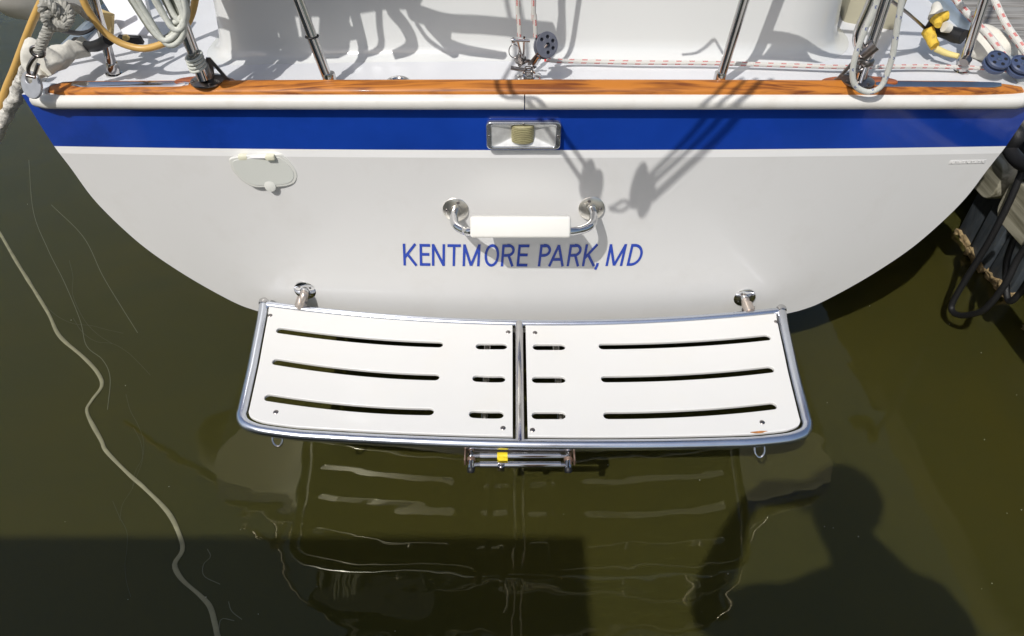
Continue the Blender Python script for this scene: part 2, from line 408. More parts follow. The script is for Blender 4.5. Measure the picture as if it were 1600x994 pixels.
# deck sheet
V = []; Fc = []; ns, nc = 30, 60
def hull_edge(sgn, s):
    p = tp(sgn, 1.02); k = 1+.10*math.sin(min(s, 6)/6*PI*.7); bow = 1-max(0, (s-4)/3)**2*.8
    return Vector((XC+(p.x-XC)*k*bow, p.y+s, p.z+.02*s*.5))
for j in range(ns+1):
    s = (j/ns)**1.5*7
    a = hull_edge(-1, s); b = hull_edge(1, s)
    for i in range(nc+1):
        q = -1+2*i/nc; x = XC+q*(b.x-XC); t = tp(q, 1.02)
        V.append((x, t.y+s, t.z+.01*s))
for j in range(ns):
    for i in range(nc): Fc.append((j*(nc+1)+i, j*(nc+1)+i+1, (j+1)*(nc+1)+i+1, (j+1)*(nc+1)+i))
part('deck', mesh_from(V, Fc), DECK, boat)
def dz(x, y=1.7): return 1.02-crown(x)+.01*max(0, y-TY(x))
# rub rail along the sheer: two lengths butted near the middle
def sheer(n=40, fwd=5.0, x0=-2, x1=2):
    L = []
    for i in range(14, 0, -1): p = hull_edge(-1, fwd*(i/14)**1.4); L.append(p)
    a = tp(-1, 1.02); b = tp(1, 1.02)
    for i in range(-n, n+1):
        q = i/n; t = tp(q*.988, 1.02); L.append(t)
    for i in range(1, 15): L.append(hull_edge(1, fwd*(i/14)**1.4))
    # relax the two corners a little
    for _ in range(2):
        L2 = [p.copy() for p in L]
        for i in range(1, len(L)-1): 
            if i < 17 or i > len(L)-18: L2[i] = (L[i-1]+L[i]*2+L[i+1])/4
        L = L2
    return L
SH = sheer()
rubprof = [(-.012, -.034), (.012, -.034), (.022, -.030), (.027, -.022), (.028, -.012), (.025, -.004), (.016, .002), (-.012, .003)]
xs = .030
left = [p for p in SH if p.x < xs-.002]; right = [p for p in SH if p.x > xs+.002]
part('rub_rail', sweep(left+[Vector((xs-.0012, TY(xs), 1.02-crown(xs)))], rubprof), RUB, boat)
part('rub_rail', sweep([Vector((xs+.0012, TY(xs), 1.02-crown(xs)))]+right, rubprof), RUB, boat)
# varnished toe rail
def tl(x, off=0, up=0): return Vector((x, TY(x)+off, 1.02-crown(x)+up))
n = 70; x0, x1 = -1.205, 1.335
tprof = [(-.030, .001), (-.030, .021), (-.025, .0240), (-.018, .0232), (.000, .0165), (.007, .0125), (.010, .008), (.010, .001)]
path = [tl(x0+(x1-x0)*i/n) for i in range(n+1)]
tr_ = sweep(path, tprof)
for v in tr_.vertices:                                 # taper both ends of the rail
    e = min((v.co.x-x0)/.05, (x1-v.co.x)/.16, 1); e = max(e, 0)**.5
    yc = TY(v.co.x)+.010; v.co.y = yc+(v.co.y-yc)*(.25+.75*e); zb = 1.02-crown(v.co.x); v.co.z = zb+(v.co.z-zb)*(.5+.5*e)
part('toe_rail', tr_, TEAK, boat)
def ear(x, w, m):
    lp = [(x+w*math.cos(a), TY(x)+.030+.030*max(-.35, math.sin(a))) for a in [2*PI*i/28 for i in range(28)]]
    me = curve_fill([lp], .021, .003)
    for v in me.vertices: v.co.z += 1.0415-crown(x)
    return part('rail_pad', me, m, boat)
ear(-.765, .075, TEAK2); ear(.865, .095, TEAK2)
# steel chafe strips let into the rail
def strip(xa, xb, yo):
    P = [tl(xa+(xb-xa)*i/16, yo, .0199) for i in range(17)]
    me = sweep(P, [(-.009, .0041), (-.007, .0058), (.005, .0006), (.007, -.0028)])
    for v in me.vertices:
        e = max(0, min((v.co.x-xa)/.03, (xb-v.co.x)/.03, 1))**.5; yc = TY(v.co.x)+yo; v.co.y = yc+(v.co.y-yc)*(.1+.9*e)
    return part('chafe_strip', me, STEEL, boat)
strip(-1.13, -.80, .010); strip(.90, 1.26, .010)
# bevelled corner castings
for sgn in (-1, 1):
    a = -1.205 if sgn < 0 else 1.345; b = -1.275 if sgn < 0 else 1.372
    P = [tl(a+(b-a)*i/4, .006+abs(i)*.004) for i in range(5)]
    if sgn < 0: P = P[::-1]
    part('corner_casting', sweep(P, [(-.035, .001), (-.033, .013), (-.02, .018), (.008, .014), (.012, .001)]), mat('corner_casting_paint', (.62, .66, .72), .35) if sgn < 0 else COAM, boat)
# port and starboard aluminium toe rail
for sgn in (-1, 1):
    P = [hull_edge(sgn, s)+Vector((-sgn*.02, 0, .002)) for s in [.10+4.5*i/20 for i in range(21)]]
    part('side_rail', sweep(P if sgn > 0 else P, [(-.010, 0), (-.010, .028), (-.004, .034), (.010, .034), (.010, 0)]), ALU, boat)
# coaming
def rounded(x0, x1, ya, yf, r0, r1, n=10):
    P = [Vector((x0, yf, 0))]
    P += [Vector((x0, ya+r0+(yf-ya-r0)*.3, 0))]
    for i in range(n+1):
        a = PI+PI/2*i/n; P.append(Vector((x0+r0+r0*math.cos(a), ya+r0+r0*math.sin(a), 0)))
    for i in range(1, 14):
        P.append(Vector((x0+r0+(x1-r1-x0-r0)*i/14, ya, 0)))
    for i in range(n+1):
        a = -PI/2+PI/2*i/n; P.append(Vector((x1-r1+r1*math.cos(a), ya+r1+r1*math.sin(a), 0)))
    P += [Vector((x1, ya+r1+(yf-ya-r1)*.3, 0)), Vector((x1, yf, 0))]
    return P
cp = rounded(-.80, .92, 1.825, 4.6, .09, .20)
for p in cp:
    p.y += .045*((p.x-XC)/.85)**2 if p.y < 2.2 else .05
    p.z = dz(p.x, p.y)
cprof = [(.045, -.002), (.036, .0008), (.022, .005), (.012, .013), (.005, .026), (.001, .045), (-.004, .09), (-.022, .27), (-.032, .30), (-.052, .318), (-.10, .325), (-.22, .325)]
part('cockpit_coaming', sweep(cp, cprof, closed_prof=False, caps=False), COAM, boat)
# inner lid so that the cockpit well is closed from above
part('cockpit_sole', bx((.06, 3.3, 1.12), (1.5, 2.4, .04)), COAM, boat)
# ---- lettering
SW = .118                                              # stroke width in cap heights
def arc(cx, cy, rx, ry, a0, a1, n=14): return [(cx+rx*math.cos(math.radians(a0+(a1-a0)*i/n)), cy+ry*math.sin(math.radians(a0+(a1-a0)*i/n))) for i in range(n+1)]
def glyph(ch, w):
    h = SW/2; L_ = [(h, 0), (h, 1)]; R_ = [(w-h, 0), (w-h, 1)]
    if ch == 'K': return [L_, [(w-h-.02, 1), (h, .36)], [(h+.16, .52), (w-h+.01, 0)]]
    if ch == 'E': return [L_, [(h, 1-h), (w, 1-h)], [(h, .53), (w-.04, .53)], [(h, h), (w, h)]]
    if ch == 'N': return [L_, R_, [(h, .97), (w-h, .03)]]
    if ch == 'T': return [[(w/2, 0), (w/2, 1)], [(0, 1-h), (w, 1-h)]]
    if ch == 'M': return [L_, R_, [(h, .97), (w/2, .03)], [(w-h, .97), (w/2, .03)]]
    if ch == 'O': return [arc(w/2, .5, w/2-h, .5-h+.015, 0, 360, 36)]
    if ch in 'PR':
        q = [(h, 1-h)]+[(w-.27-h, 1-h)]+arc(w-.27-h, .755-.02, .25, .25-h+.035, 90, -90, 14)+[(h, .50)]
        return [L_, q]+([[(w*.55, .50), (w-h, 0)]] if ch == 'R' else [])
    if ch == 'A': return [[(h-.02, 0), (w/2, .97)], [(w-h+.02, 0), (w/2, .97)], [(.15, .32), (w-.15, .32)]]
    if ch == 'D': return [L_, [(h, 1-h)]+arc(w-.40-h, .5, .40, .5-h, 90, -90, 20)+[(h, h)]]
    if ch == ',': return [[(.09, .0), (.09, .14)], [(.09, .05), (.03, -.16)]]
def ribbon(P, wd, lift):
    V = []; Fc = []; n = len(P); P = [Vector((*p, 0)) for p in P]
    cl_ = (P[0]-P[-1]).length < .01
    for i in range(n):
        a = P[i-1] if i else (P[-2] if cl_ else P[0]); b = P[i+1] if i < n-1 else (P[1] if cl_ else P[-1])
        d0 = (P[i]-a); d1 = (b-P[i]); d0 = d0.normalized() if d0.length > 1e-6 else d1.normalized(); d1 = d1.normalized() if d1.length > 1e-6 else d0
        t = (d0+d1).normalized(); nn = Vector((-t.y, t.x, 0))/max(.5, t.dot(d0))
        V += [P[i]+nn*wd/2+Vector((0, 0, lift)), P[i]-nn*wd/2+Vector((0, 0, lift)), P[i]+nn*wd/2, P[i]-nn*wd/2]
    for i in range(n-1):
        o = i*4; Fc += [(o, o+1, o+5, o+4), (o, o+4, o+6, o+2), (o+1, o+3, o+7, o+5)]
    Fc += [(0, 2, 3, 1), (n*4-4, n*4-3, n*4-1, n*4-2)]
    return V, Fc
zb = utr(818, 416).z; capz = utr(818, 382).z-zb; xa_, xb_ = utr(628, 395).x, utr(1009, 400).x
unit = (xb_-xa_)/1228.0; cw = capz/105.0*1.0
for ch, g0, g1 in (('K', 92, 165), ('E', 176, 230), ('N', 238, 305), ('T', 316, 384), ('M', 394, 482), ('O', 503, 578), ('R', 588, 655), ('E', 668, 724), ('P', 776, 836), ('A', 830, 908), ('R', 922, 988), ('K', 1000, 1068), (',', 1068, 1086), ('M', 1120, 1208), ('D', 1228, 1298)):
    w = (g1-g0)/105*.98; V = []; Fc = []
    for k, strk in enumerate(glyph(ch, w)):
        v_, f_ = ribbon(strk, SW, .010+.0022*k); o = len(V); V += v_; Fc += [tuple(i+o for i in f) for f in f_]
    VV = []
    for v in V:
        x = xa_+((g0-92)+v.x*105+v.y*.095*105)*unit
        z = zb+v.y*capz-crown(x)+crown(utr(818, 400).x)
        VV.append((x, TY(x)-.0008-v.z*.06, z))
    me = mesh_from(VV, Fc, False); bm = bmesh.new(); bm.from_mesh(me); bmesh.ops.recalc_face_normals(bm, faces=bm.faces[:]); bm.to_mesh(me); bm.free()
    part('letter', me, LETTER, boat)
# faint raised maker's plate, upper right of the transom
pc = utr(1512, 253); bm = bmesh.new()
pm = bx((0, 0, 0), (.118, .0016, .013), bev=.0006)
for v in pm.vertices: v.co = Vector((v.co.x+pc.x, TY(v.co.x+pc.x)+v.co.y, v.co.z+pc.z-(crown(v.co.x+pc.x)-crown(pc.x))))
dec = part('decal', pm, GEL, boat)
mk = []
for i in range(13):
    x = pc.x-.052+i*.0085; y = TY(x)-.0014; z = pc.z-(crown(x)-crown(pc.x))
    mk.append(bx((x, y, z), (.0022, .001, .0075), Matrix.Rotation(.25 if i % 2 else -.2, 3, 'Y')))
    mk.append(bx((x+.002, y, z+(.003 if i % 3 else -.003)), (.0045, .001, .0016)))
part('raised_marks', join(*mk), DECAL, boat)
# ---- screws
SCREW = lathe([(.0046, 0), (.0046, .0008), (.0035, .0018), (.001, .0020), (.0009, .0012)], (0, 0, 0), (0, 0, 1), 12)
def screw(parent, p, axis, s=1, m=STEELD):
    me = SCREW
    if not me.materials: me.materials.append(STEELD)
    o = bpy.data.objects.new('screw', me); COL.objects.link(o); o.parent = parent
    w = Vector((0, 0, 0)); q = parent
    while q: w += q.location; q = q.parent
    o.location = Vector(p)-w; o.rotation_mode = 'QUATERNION'; o.rotation_quaternion = Vector((0, 0, 1)).rotation_difference(Vector(axis).normalized()); o.scale = (s,)*3
    return o
def sub(name, parent=boat):                            # an Empty part that will carry sub-parts
    o = bpy.data.objects.new(name, None); o.empty_display_size = .03; COL.objects.link(o); o.parent = parent; return o
# ---- stern light
lc = utr(818, 208); lw, lh, ld = .184, .074, .016
def rr(w, h, r, n=6):
    out = []
    for cx, cy, a0 in ((w/2-r, h/2-r, 0), (-w/2+r, h/2-r, PI/2), (-w/2+r, -h/2+r, PI), (w/2-r, -h/2+r, 3*PI/2)):
        for i in range(n+1): a = a0+PI/2*i/n; out.append((cx+r*math.cos(a), cy+r*math.sin(a)))
    return out
def onwall(me, c, off=0):                              # XY outline mesh -> standing on the transom, +Z pointing aft
    for v in me.vertices: v.co = Vector((c.x+v.co.x, TY(c.x)-off-v.co.z, c.z+v.co.y))
    me.flip_normals() if False else None
    bm = bmesh.new(); bm.from_mesh(me); bmesh.ops.recalc_face_normals(bm, faces=bm.faces[:]); bm.to_mesh(me); bm.free()
    return me
lamp = part('stern_light', onwall(curve_fill([rr(lw, lh, .012), rr(lw-.026, lh-.016, .006)], ld, .003), lc, ld+.001), LENS, boat)
# reflector: a shallow tray sloping inwards to the bulb
o_ = rr(lw-.025, lh-.015, .006); i_ = rr(.06, .028, .004); V = []; Fc = []
for (x, y) in o_: V.append((lc.x+x, TY(lc.x)-.014, lc.z+y))
for (x, y) in i_: V.append((lc.x+x, TY(lc.x)-.003, lc.z+y+.004))
k = len(o_)
for i in range(k): j = (i+1) % k; Fc.append((i, j, k+j, k+i))
Fc.append(tuple(range(k, 2*k)))
part('reflector', mesh_from(V, Fc, False), CHROMED, lamp)
pr_ = []; hh = -.017
for i in range(9): pr_ += [(.0285, hh), (.0245, hh+.0012), (.0285, hh+.0026)]; hh += .0048
bl = lathe([(.014, -.024), (.024, -.021)]+pr_+[(.024, hh+.001)], (lc.x-.002, TY(lc.x)-.006, lc.z-.001), (0, 0, 1), 30)
for v in bl.vertices: v.co.y = TY(lc.x)-.004+(v.co.y-TY(lc.x)+.006)*.62
part('bulb_lens', bl, BULB, lamp)
for s in (-1, 1): screw(lamp, (lc.x+s*(lw/2-.007), TY(lc.x)-ld-.0015, lc.z), (0, -1, 0), .7)
screw(lamp, (lc.x, TY(lc.x)-ld-.0015, lc.z+lh/2-.004), (0, -1, 0), .7)
# ---- deck filler hatch cover on the transom (hinged oval lid)
hc = utr(414, 265); pxs = [(368, 240), (430, 239), (445, 245), (460, 262), (465, 275), (460, 286), (446, 290), (425, 290), (400, 288), (383, 278), (370, 264), (363, 250)]
hp = [utr(*p) for p in pxs]; lp = [(q.x-hc.x, q.z-hc.z) for q in smooth_pts([Vector((p.x, 0, p.z)) for p in hp], 5, True)]
hatch = part('filler_hatch', onwall(curve_fill([lp], .011, .003), hc, .0115), CREAM, boat)
inner = [(x*.90, y*.84) for x, y in lp]
part('lid_face', onwall(curve_fill([inner], .003, .001), hc, .0125), mat('lid_plastic', (.62, .63, .58), .35), hatch)
hl = [utr(372, 242), utr(430, 242)]
part('hinge_pin', tube([hl[0]-Vector((0, .012, 0)), hl[1]-Vector((0, .012, 0))], .0042), WHT, hatch)
for px in (382, 424):
    q = utr(px, 242); part('hinge', bx(q-Vector((0, .011, 0)), (.024, .016, .014), bev=.003), HINGE, hatch)
q = utr(424, 288); part('latch_knob', lathe([(.015, 0), (.0165, .004), (.015, .009), (.006, .011)], q-Vector((0, .005, 0)), (0, -1, .15), 20), CREAM, hatch)
# ---- step handle
st = sub('step_handle')
zc = .705; fl, fr_ = utr(712, 327), utr(924, 325)
gc = Vector((.0215, 1.492, .712))
hw = .128
for q, s in ((fl, -1), (fr_, 1)):
    c = q + Vector((0, -.001, 0))
    part('mounting_flange', lathe([(.035, 0), (.035, .003), (.033, .0045), (.014, .0048), (.0125, .009)], c, (0, -1, .12), 28), STEELF, st)
    for dx, dz_ in ((-.024, 0), (.008, .024), (.010, -.024)):
        screw(st, c+Vector((dx*(-s) if False else dx*(1 if s < 0 else -1), -.005, dz_)), (0, -1, 0), 1)
tp_ = smooth_pts([fl+Vector((0, -.004, 0)), fl+Vector((-.003, -.03, -.002)), fl+Vector((.004, -.068, -.004)), fl+Vector((.030, -.096, -.003)), Vector((gc.x-hw+.01, gc.y-.006, gc.z-.012)), Vector((gc.x, gc.y-.006, gc.z-.012)), Vector((gc.x+hw-.01, gc.y-.006, gc.z-.012)), fr_+Vector((-.030, -.096, -.003)), fr_+Vector((-.004, -.068, -.004)), fr_+Vector((.003, -.03, -.002)), fr_+Vector((0, -.004, 0))], 6)
part('handle_tube', tube(tp_, .0115, 16), STEELP, st)
part('grip', bx(gc, (hw*2, .052, .055), Matrix.Rotation(math.radians(-30), 3, 'X'), bev=.007, seg=3), GRIPM, st)
# ---- swim platform
PH = .33
plat = sub('swim_platform'); XP = .028
def yin(x): return 1.535+.115*(x-XP)**2-.02*(x-XP)
def yout(x): return 1.090+.055*(x-XP)**2-.02*(x-XP)
RT = .0142
hwI, hwO = .790, .735
pts = [Vector((XP-hwI, yin(XP-hwI), PH))]
for i in range(1, 5): pts.append(Vector((XP-hwI-(0)+ (hwI-hwO-.0)*0-.0, 0, 0)) if False else pts[0].lerp(Vector((XP-.742, 1.26, PH)), i/5))
rc = .085
cor = Vector((XP-.765, 1.21, PH)); 
for p in ((-.737, 1.198), (-.733, 1.166), (-.718, 1.143), (-.690, 1.128), (-.655, 1.119)): pts.append(Vector((XP+p[0], p[1], PH)))
for i in range(1, 24): x = -.625+1.25*i/24; pts.append(Vector((XP+x, yout(XP+x), PH)))
lft = pts[:10]; mid = pts[10:]
for p in lft: p.y += .02*(p.x-XP)*(1 if p is lft[0] else 0)
rgt = [Vector((2*XP-p.x, p.y, p.z)) for p in lft[::-1]]
for p in lft+rgt: p.y -= .02*(p.x-XP)
fpath = smooth_pts(lft+mid+rgt, 4)
part('frame_tube', tube(fpath, RT, 16), TUBEB, plat)
ip = [Vector((XP-hwI+2*hwI*i/30, yin(XP-hwI+2*hwI*i/30), PH)) for i in range(31)]
part('inner_tube', tube(ip, RT*.85, 16), TUBEB, plat)
for s in (-1, 1):
    x = XP+s*hwI; part('end_cap', lathe([(.004, .018), (.0125, .014), (.016, .006), (.0162, -.004), (.0135, -.014)], (x, yin(x)+.004, PH), (0, 0, 1), 20), STEEL, plat)
xd = unz(812, 600, PH).x
part('centre_tube', tube([Vector((xd, yin(xd), PH+.002)), Vector((xd-.001, yout(xd), PH+.002))], .0125, 16), STEEL, plat)
ZT = PH+.010
def q2(px, py): v = unz(px, py, ZT); return (v.x, v.y)
def arcslot(a, m, b, r=.0118, n=14):
    A, M, B = Vector((*q2(*a), 0)), Vector((*q2(*m), 0)), Vector((*q2(*b), 0))
    c = M*2-(A+B)*.5; P = [A*(1-t)**2+c*2*t*(1-t)+B*t*t for t in [i/n for i in range(n+1)]]
    up, dn = [], []
    for i, p in enumerate(P):
        t = (P[min(n, i+1)]-P[max(0, i-1)]).normalized(); nn = Vector((-t.y, t.x, 0))
        up.append(p+nn*r); dn.append(p-nn*r)
    t0 = (P[0]-P[1]).normalized(); t1 = (P[-1]-P[-2]).normalized()
    cap1 = [P[-1]+Matrix.Rotation(a_, 3, 'Z') @ (t1*r) for a_ in [PI/2-PI*k/6 for k in range(1, 6)]]
    cap0 = [P[0]+Matrix.Rotation(a_, 3, 'Z') @ (t0*r) for a_ in [PI/2-PI*k/6 for k in range(1, 6)]]
    return [(p.x, p.y) for p in up+cap1+dn[::-1]+cap0]
S_ = 4
slotsL = [((438, 516), (565, 531), (686, 538)), ((432, 565), (560, 582), (680, 589)), ((420, 621), (548, 637), (671, 643)),
          ((750, 541), (768, 541), (786, 541)), ((745, 591), (764, 592), (783, 592)), ((740, 647), (760, 648), (780, 648))]
slotsR = [((942, 541), (1075, 537), (1198, 527)), ((946, 592), (1080, 588), (1203, 577)), ((950, 649), (1085, 645), (1207, 634)),
          ((839, 542), (858, 542), (877, 542)), ((838, 593), (858, 593), (877, 593)), ((838, 649), (858, 649), (877, 649))]
def panel(side):
    s = side; gap = .019
    x_in = xd+s*gap; x_tip = XP+s*(hwI-.022)
    lp = []
    N = 26
    for i in range(N+1):
        x = x_in+(x_tip-x_in)*i/N; lp.append((x, yin(x)-.016))
    # follow the frame tube round the side and the rounded corner, a little inside it
    Q = fpath if s < 0 else fpath[::-1]
    x_st = XP+s*.60
    for i in range(3, len(Q)-1):
        if (Q[i].x-x_st)*s < 0: break
        t = (Q[i+1]-Q[i-1]).normalized(); nn = Vector((-t.y, t.x, 0))*(-s)
        p = Q[i]+nn*.0195
        if p.y < yin(p.x)-.03: lp.append((p.x, p.y))
    for i in range(1, N+1):
        x = XP+s*.60+(x_in-XP-s*.60)*i/N; lp.append((x, yout(x)+.0195))
    sl = [arcslot(*q) for q in (slotsL if s < 0 else slotsR)]
    me = curve_fill([lp]+sl, .010, .002)
    for v in me.vertices: v.co.z += ZT
    return me
for s in (-1, 1):
    pn = part('slotted_panel', panel(s), PLASTIC, plat)
    for px, py in ([(422, 493), (794, 519), (431, 644), (786, 669)] if s < 0 else [(836, 520), (832, 672), (1213, 503), (1191, 660)]):
        screw(plat, unz(px, py, ZT)+Vector((0, 0, -.0006)), (0, 0, 1), 1.5)
# rust weep at the panel's outer corner
rp = unz(1186, 675, ZT+.001); 
rm = mat('rust_stain', (.42, .17, .05), .7, var=.5, vscale=90)
lp = [(rp.x+.020*math.cos(a)*(1+.25*math.sin(3*a)), rp.y+.0034*math.sin(a)+.1*.020*math.cos(a)) for a in [2*PI*i/24 for i in range(24)]]
me = curve_fill([lp], .0006); 
for v in me.vertices: v.co.z += ZT+.0006
part('rust_stain', me, rm, plat)
# brackets to the transom
for px, py, qx in ((477, 453, 466), (1163, 464, 1171)):
    f = utr(px, py); s = -1 if px < 800 else 1
    nrm = Vector((.18*(f.x-XC)*-1, -1, 0)).normalized()
    bk = part('bracket', lathe([(.033, 0), (.033, .004), (.029, .006), (.015, .008), (.013, .016)], f, (0, -1, 0), 28), STEELP, plat)
    for a in (.6, 2.2, 3.8, 5.3): screw(bk, f+Vector((.022*math.cos(a), -.006, .022*math.sin(a))), (0, -1, 0), .9)
    e = Vector((unz(qx, 490, PH).x, yin(f.x)+.002, PH+.004))
    a = f+Vector((0, -.012, 0)); 
    part('bracket_tube', tube(smooth_pts([a, a+Vector((0, -.012, -.005)), e], 5), .0125, 14), STAINED, bk)
    mdl = a.lerp(e, .62); d = (e-a).normalized()
    part('collar', lathe([(.0155, -.016), (.0165, -.012), (.0165, .012), (.0155, .016)], mdl, d, 20), STAINED, bk)
    screw(bk, mdl+Vector((.016, -.004, .004)), (1, -.3, .3), 1.2); screw(bk, mdl+Vector((-.016, -.004, -.004)), (-1, -.3, 0), 1.2)
# support struts beneath the platform
for s in (-1, 1):
    part('support_strut', tube([Vector((XP+s*.10, 1.13, PH-.018)), Vector((XP+s*.10, 1.51, PH-.02))], .011, 10), STEEL, plat)
# little U bolts under the aft tube
for px, py in ((433, 691), (1187, 708)):
    q = unz(px, py, PH-.018); q.y += .002
    part('eye_bolt', tube(smooth_pts([q+Vector((-.012, .012, .012)), q+Vector((-.012, 0, 0)), q+Vector((-.004, -.006, -.010)), q+Vector((.006, -.006, -.010)), q+Vector((.012, 0, -.001)), q+Vector((.012, .010, .011))], 5), .0032, 8), STEELP, plat)
# folded telescopic ladder slung under the aft edge
ZL = PH-.028
lad = part('folded_ladder', bx(unz(810, 722, ZL)+Vector((0, .035, 0)), (.25, .012, .004), bev=.001), STEELD, plat)
for (py, z, r) in ((712, ZL, .0085), (726, ZL-.006, .0085)):
    a = unz(750, py, z); b = unz(876, py, z)
    part('ladder_tube', tube([a, b], r, 14), STEELP, lad)
    part('ladder_inner_tube', tube([unz(738, py+1, z), unz(752, py, z)], r*.72, 14), STEEL, lad)
    part('ladder_inner_tube', tube([unz(874, py+1, z), unz(889, py+1, z)], r*.72, 14), STEEL, lad)
for px, s in ((736, -1), (888, 1)):
    a = unz(px, 706, ZL); b = unz(px, 734, ZL-.006)
    part('ladder_pivot', tube([a, b], .0088, 14), STEELP, lad)
    part('ladder_collar', lathe([(.011, -.004), (.0115, 0), (.011, .004)], a.lerp(b, .45), (b-a), 16), RUST, lad)
    q = unz(px+s*9, 712, ZL)
    bm_ = join(bx(q+Vector((0, 0, 0)), (.004, .045, .022), bev=.001), bx(q+Vector((-s*.010, .020, .004)), (.024, .008, .014), bev=.001))
    part('ladder_bracket', bm_, RUST, lad)
    part('pivot_foot', lathe([(.008, -.006), (.0095, -.002), (.0095, .005), (.007, .008)], b, (0, -1, -.8), 14), BLACK, lad)
ta = unz(785, 713, ZL); part('yellow_tape', tube([ta+Vector((-.013, 0, 0)), ta+Vector((.013, 0, 0))], .0105, 14), YEL, lad)
tb = unz(785, 727, ZL); part('yellow_tape', bx(unz(786, 717, ZL+.008), (.024, .012, .004), bev=.001), YEL, lad)
part('clamp', bx(unz(783, 730, ZL), (.018, .014, .022), bev=.003), STEEL, lad); screw(lad, unz(783, 729, ZL+.012), (0, -.4, 1), 1.1)
# ---- pushpit: legs, bases and rails all in one welded frame
pp = sub('pushpit')
def postbase(b, r, m=STEEL, rr_=.022):
    part('post_base', lathe([(rr_, 0), (rr_, .003), (r*1.35, .006), (r*1.28, .030), (r*1.2, .034)], b, (0, 0, 1), 20), m, pp)
topz = 1.62
def leg(pb, pt, z0, yb, r, name='post', zt=topz):
    b = uny(*pb, yb); b.z = z0 if z0 else b.z; t = uny(*pt, yb)
    d = (t-b); k = (zt-b.z)/d.z; top = b+d*k
    part(name, tube([b, top], r, 16), STEEL, pp); return b, top
b1, t1 = leg((515, 126), (466, 0), dz(-.45), 1.662, .0125); postbase(b1, .0125)
b2, t2 = leg((1124, 126), (1163, 0), dz(.5), 1.662, .0115); postbase(b2, .0115)
part('cable_tie', tube(smooth_pts([b1.lerp(t1, .20)+Vector((.0145*math.cos(a), .0145*math.sin(a), 0)) for a in [2*PI*i/10 for i in range(10)]], 2, True), .002, 6, closed=True), BLACK, pp)
# corner legs, each a pair of tubes meeting on one base
b3, t3 = leg((318, 124), (272, 0), None, 1.66, .014); b4, t4 = leg((1344, 122), (1384, 0), None, 1.67, .013)
tA = uny(246, 0, 1.70); tA2 = b3+(tA-b3)*2.6
for (b, s) in ((b3, -1), (b4, 1)):
    fl_ = lathe([(.041, 0), (.041, .004), (.030, .008), (.020, .011), (.0175, .046), (.015, .05)], (b.x, TY(b.x)+.022, 1.0425-crown(b.x)), (0, 0, 1), 24)
    pb = part('corner_base', fl_, STEELD, pp)
    part('collar', lathe([(.017, 0), (.019, .003), (.019, .010), (.017, .013)], b+Vector((0, 0, .035)), (0, 0, 1), 20), STEELD, pb)
    c = Vector((b.x, TY(b.x)+.022, 1.0465-crown(b.x)))
    for a in (.5, 2.0, 3.6, 5.2): screw(pb, c+Vector((.033*math.cos(a), .033*math.sin(a), .003)), (0, 0, 1), 1)
    # web brace
    sx = 1 if s < 0 else -1
    br = [(0.012, .055), (.022, .055), (.050, .006), (.058, .0), (.012, .0)]
    me = curve_fill([br, [(.020, .012), (.038, .012), (.024, .036)]], .004)
    for v in me.vertices: v.co = Vector((c.x+sx*v.co.x, c.y+.004+v.co.z, c.z+v.co.y))
    part('web_brace', me, STEELD, pb)
# second tube of each corner leg
part('post', tube([b3+Vector((-.012, .01, .075)), b3+Vector((-.040, .02, .20)), b3+Vector((-.16, .10, .59))], .0125, 14), STEEL, pp)
part('post', tube(smooth_pts([b4+Vector((-.015, -.004, .060)), b4+Vector((-.040, .0, .105)), b4+Vector((-.030, .005, .20)), b4+Vector((.0, .03, .58))], 6), .012, 14), STEEL, pp)
# forward legs on the side decks
def fleg(pb, pt, y, r, k):
    b = uny(*pb, y); b.z = dz(b.x, y); t = uny(*pt, y); d = (t-b); top = b+d*((topz+.02-b.z)/d.z)
    part('post', tube([b, top], r, 14), STEEL, pp); part('post_base', lathe([(.022, -.002), (.022, .003), (r*1.30, .006), (r*1.25, .028), (r*1.15, .032)], b, d.normalized(), 20), STEEL, pp); return b, top
b5, t5 = fleg((170, 93), (146, 0), 1.83, .0125, 0); b6, t6 = fleg((1508, 96), (1538, 0), 1.86, .0125, 0)
def rail(z, f):
    P = []
    for (t, b) in ((t5, b5), (t3, b3), (t1, b1), (t2, b2), (t4, b4), (t6, b6)):
        k = (z-b.z)/(t.z-b.z); P.append(b+(t-b)*k)
    return P
R1 = rail(topz, 0)
part('top_rail', tube(smooth_pts([R1[0]+Vector((-.1, 1.2, 0)), R1[0], R1[1], R1[2], R1[3], R1[4], R1[5], R1[5]+Vector((.1, 1.2, 0))], 10), .0125, 14), STEEL, pp)
R2 = rail(1.34, 0)
part('mid_rail', tube(smooth_pts([R2[0], R2[1], R2[2]], 10), .011, 12), STEEL, pp)
part('mid_rail', tube(smooth_pts([R2[3], R2[4], R2[5]], 10), .011, 12), STEEL, pp)
# unseen casters cut to shadow outlines, added by the rail to shade the coaming
def wall(px, py): p = uny(px, py, 1.835); return p
def caster_plate(name, pxs, m, th=.008, y0=1.60, parent=None):
    P = [sunback(wall(*q), (1.835-y0)) for q in pxs]; c = sum(P, Vector())/len(P)
    me = curve_fill([[(p.x-c.x, p.z-c.z) for p in P]], th, .004)
    for v in me.vertices: v.co = Vector((c.x+v.co.x, y0+v.co.z, c.z+v.co.y))
    bm = bmesh.new(); bm.from_mesh(me); bmesh.ops.recalc_face_normals(bm, faces=bm.faces[:]); bm.to_mesh(me); bm.free()
    return part(name, me, m, parent or pp)
CASTER = mat('navy_shadow_caster', (.02, .03, .07), .8)
caster_plate('shade_plate_wide', [(322, -120), (640, -120), (652, -60), (656, -10), (650, 8), (590, 6), (520, 14), (430, 6), (418, 30), (405, 70), (385, 88), (350, 84), (335, 60), (324, 10)], CASTER)
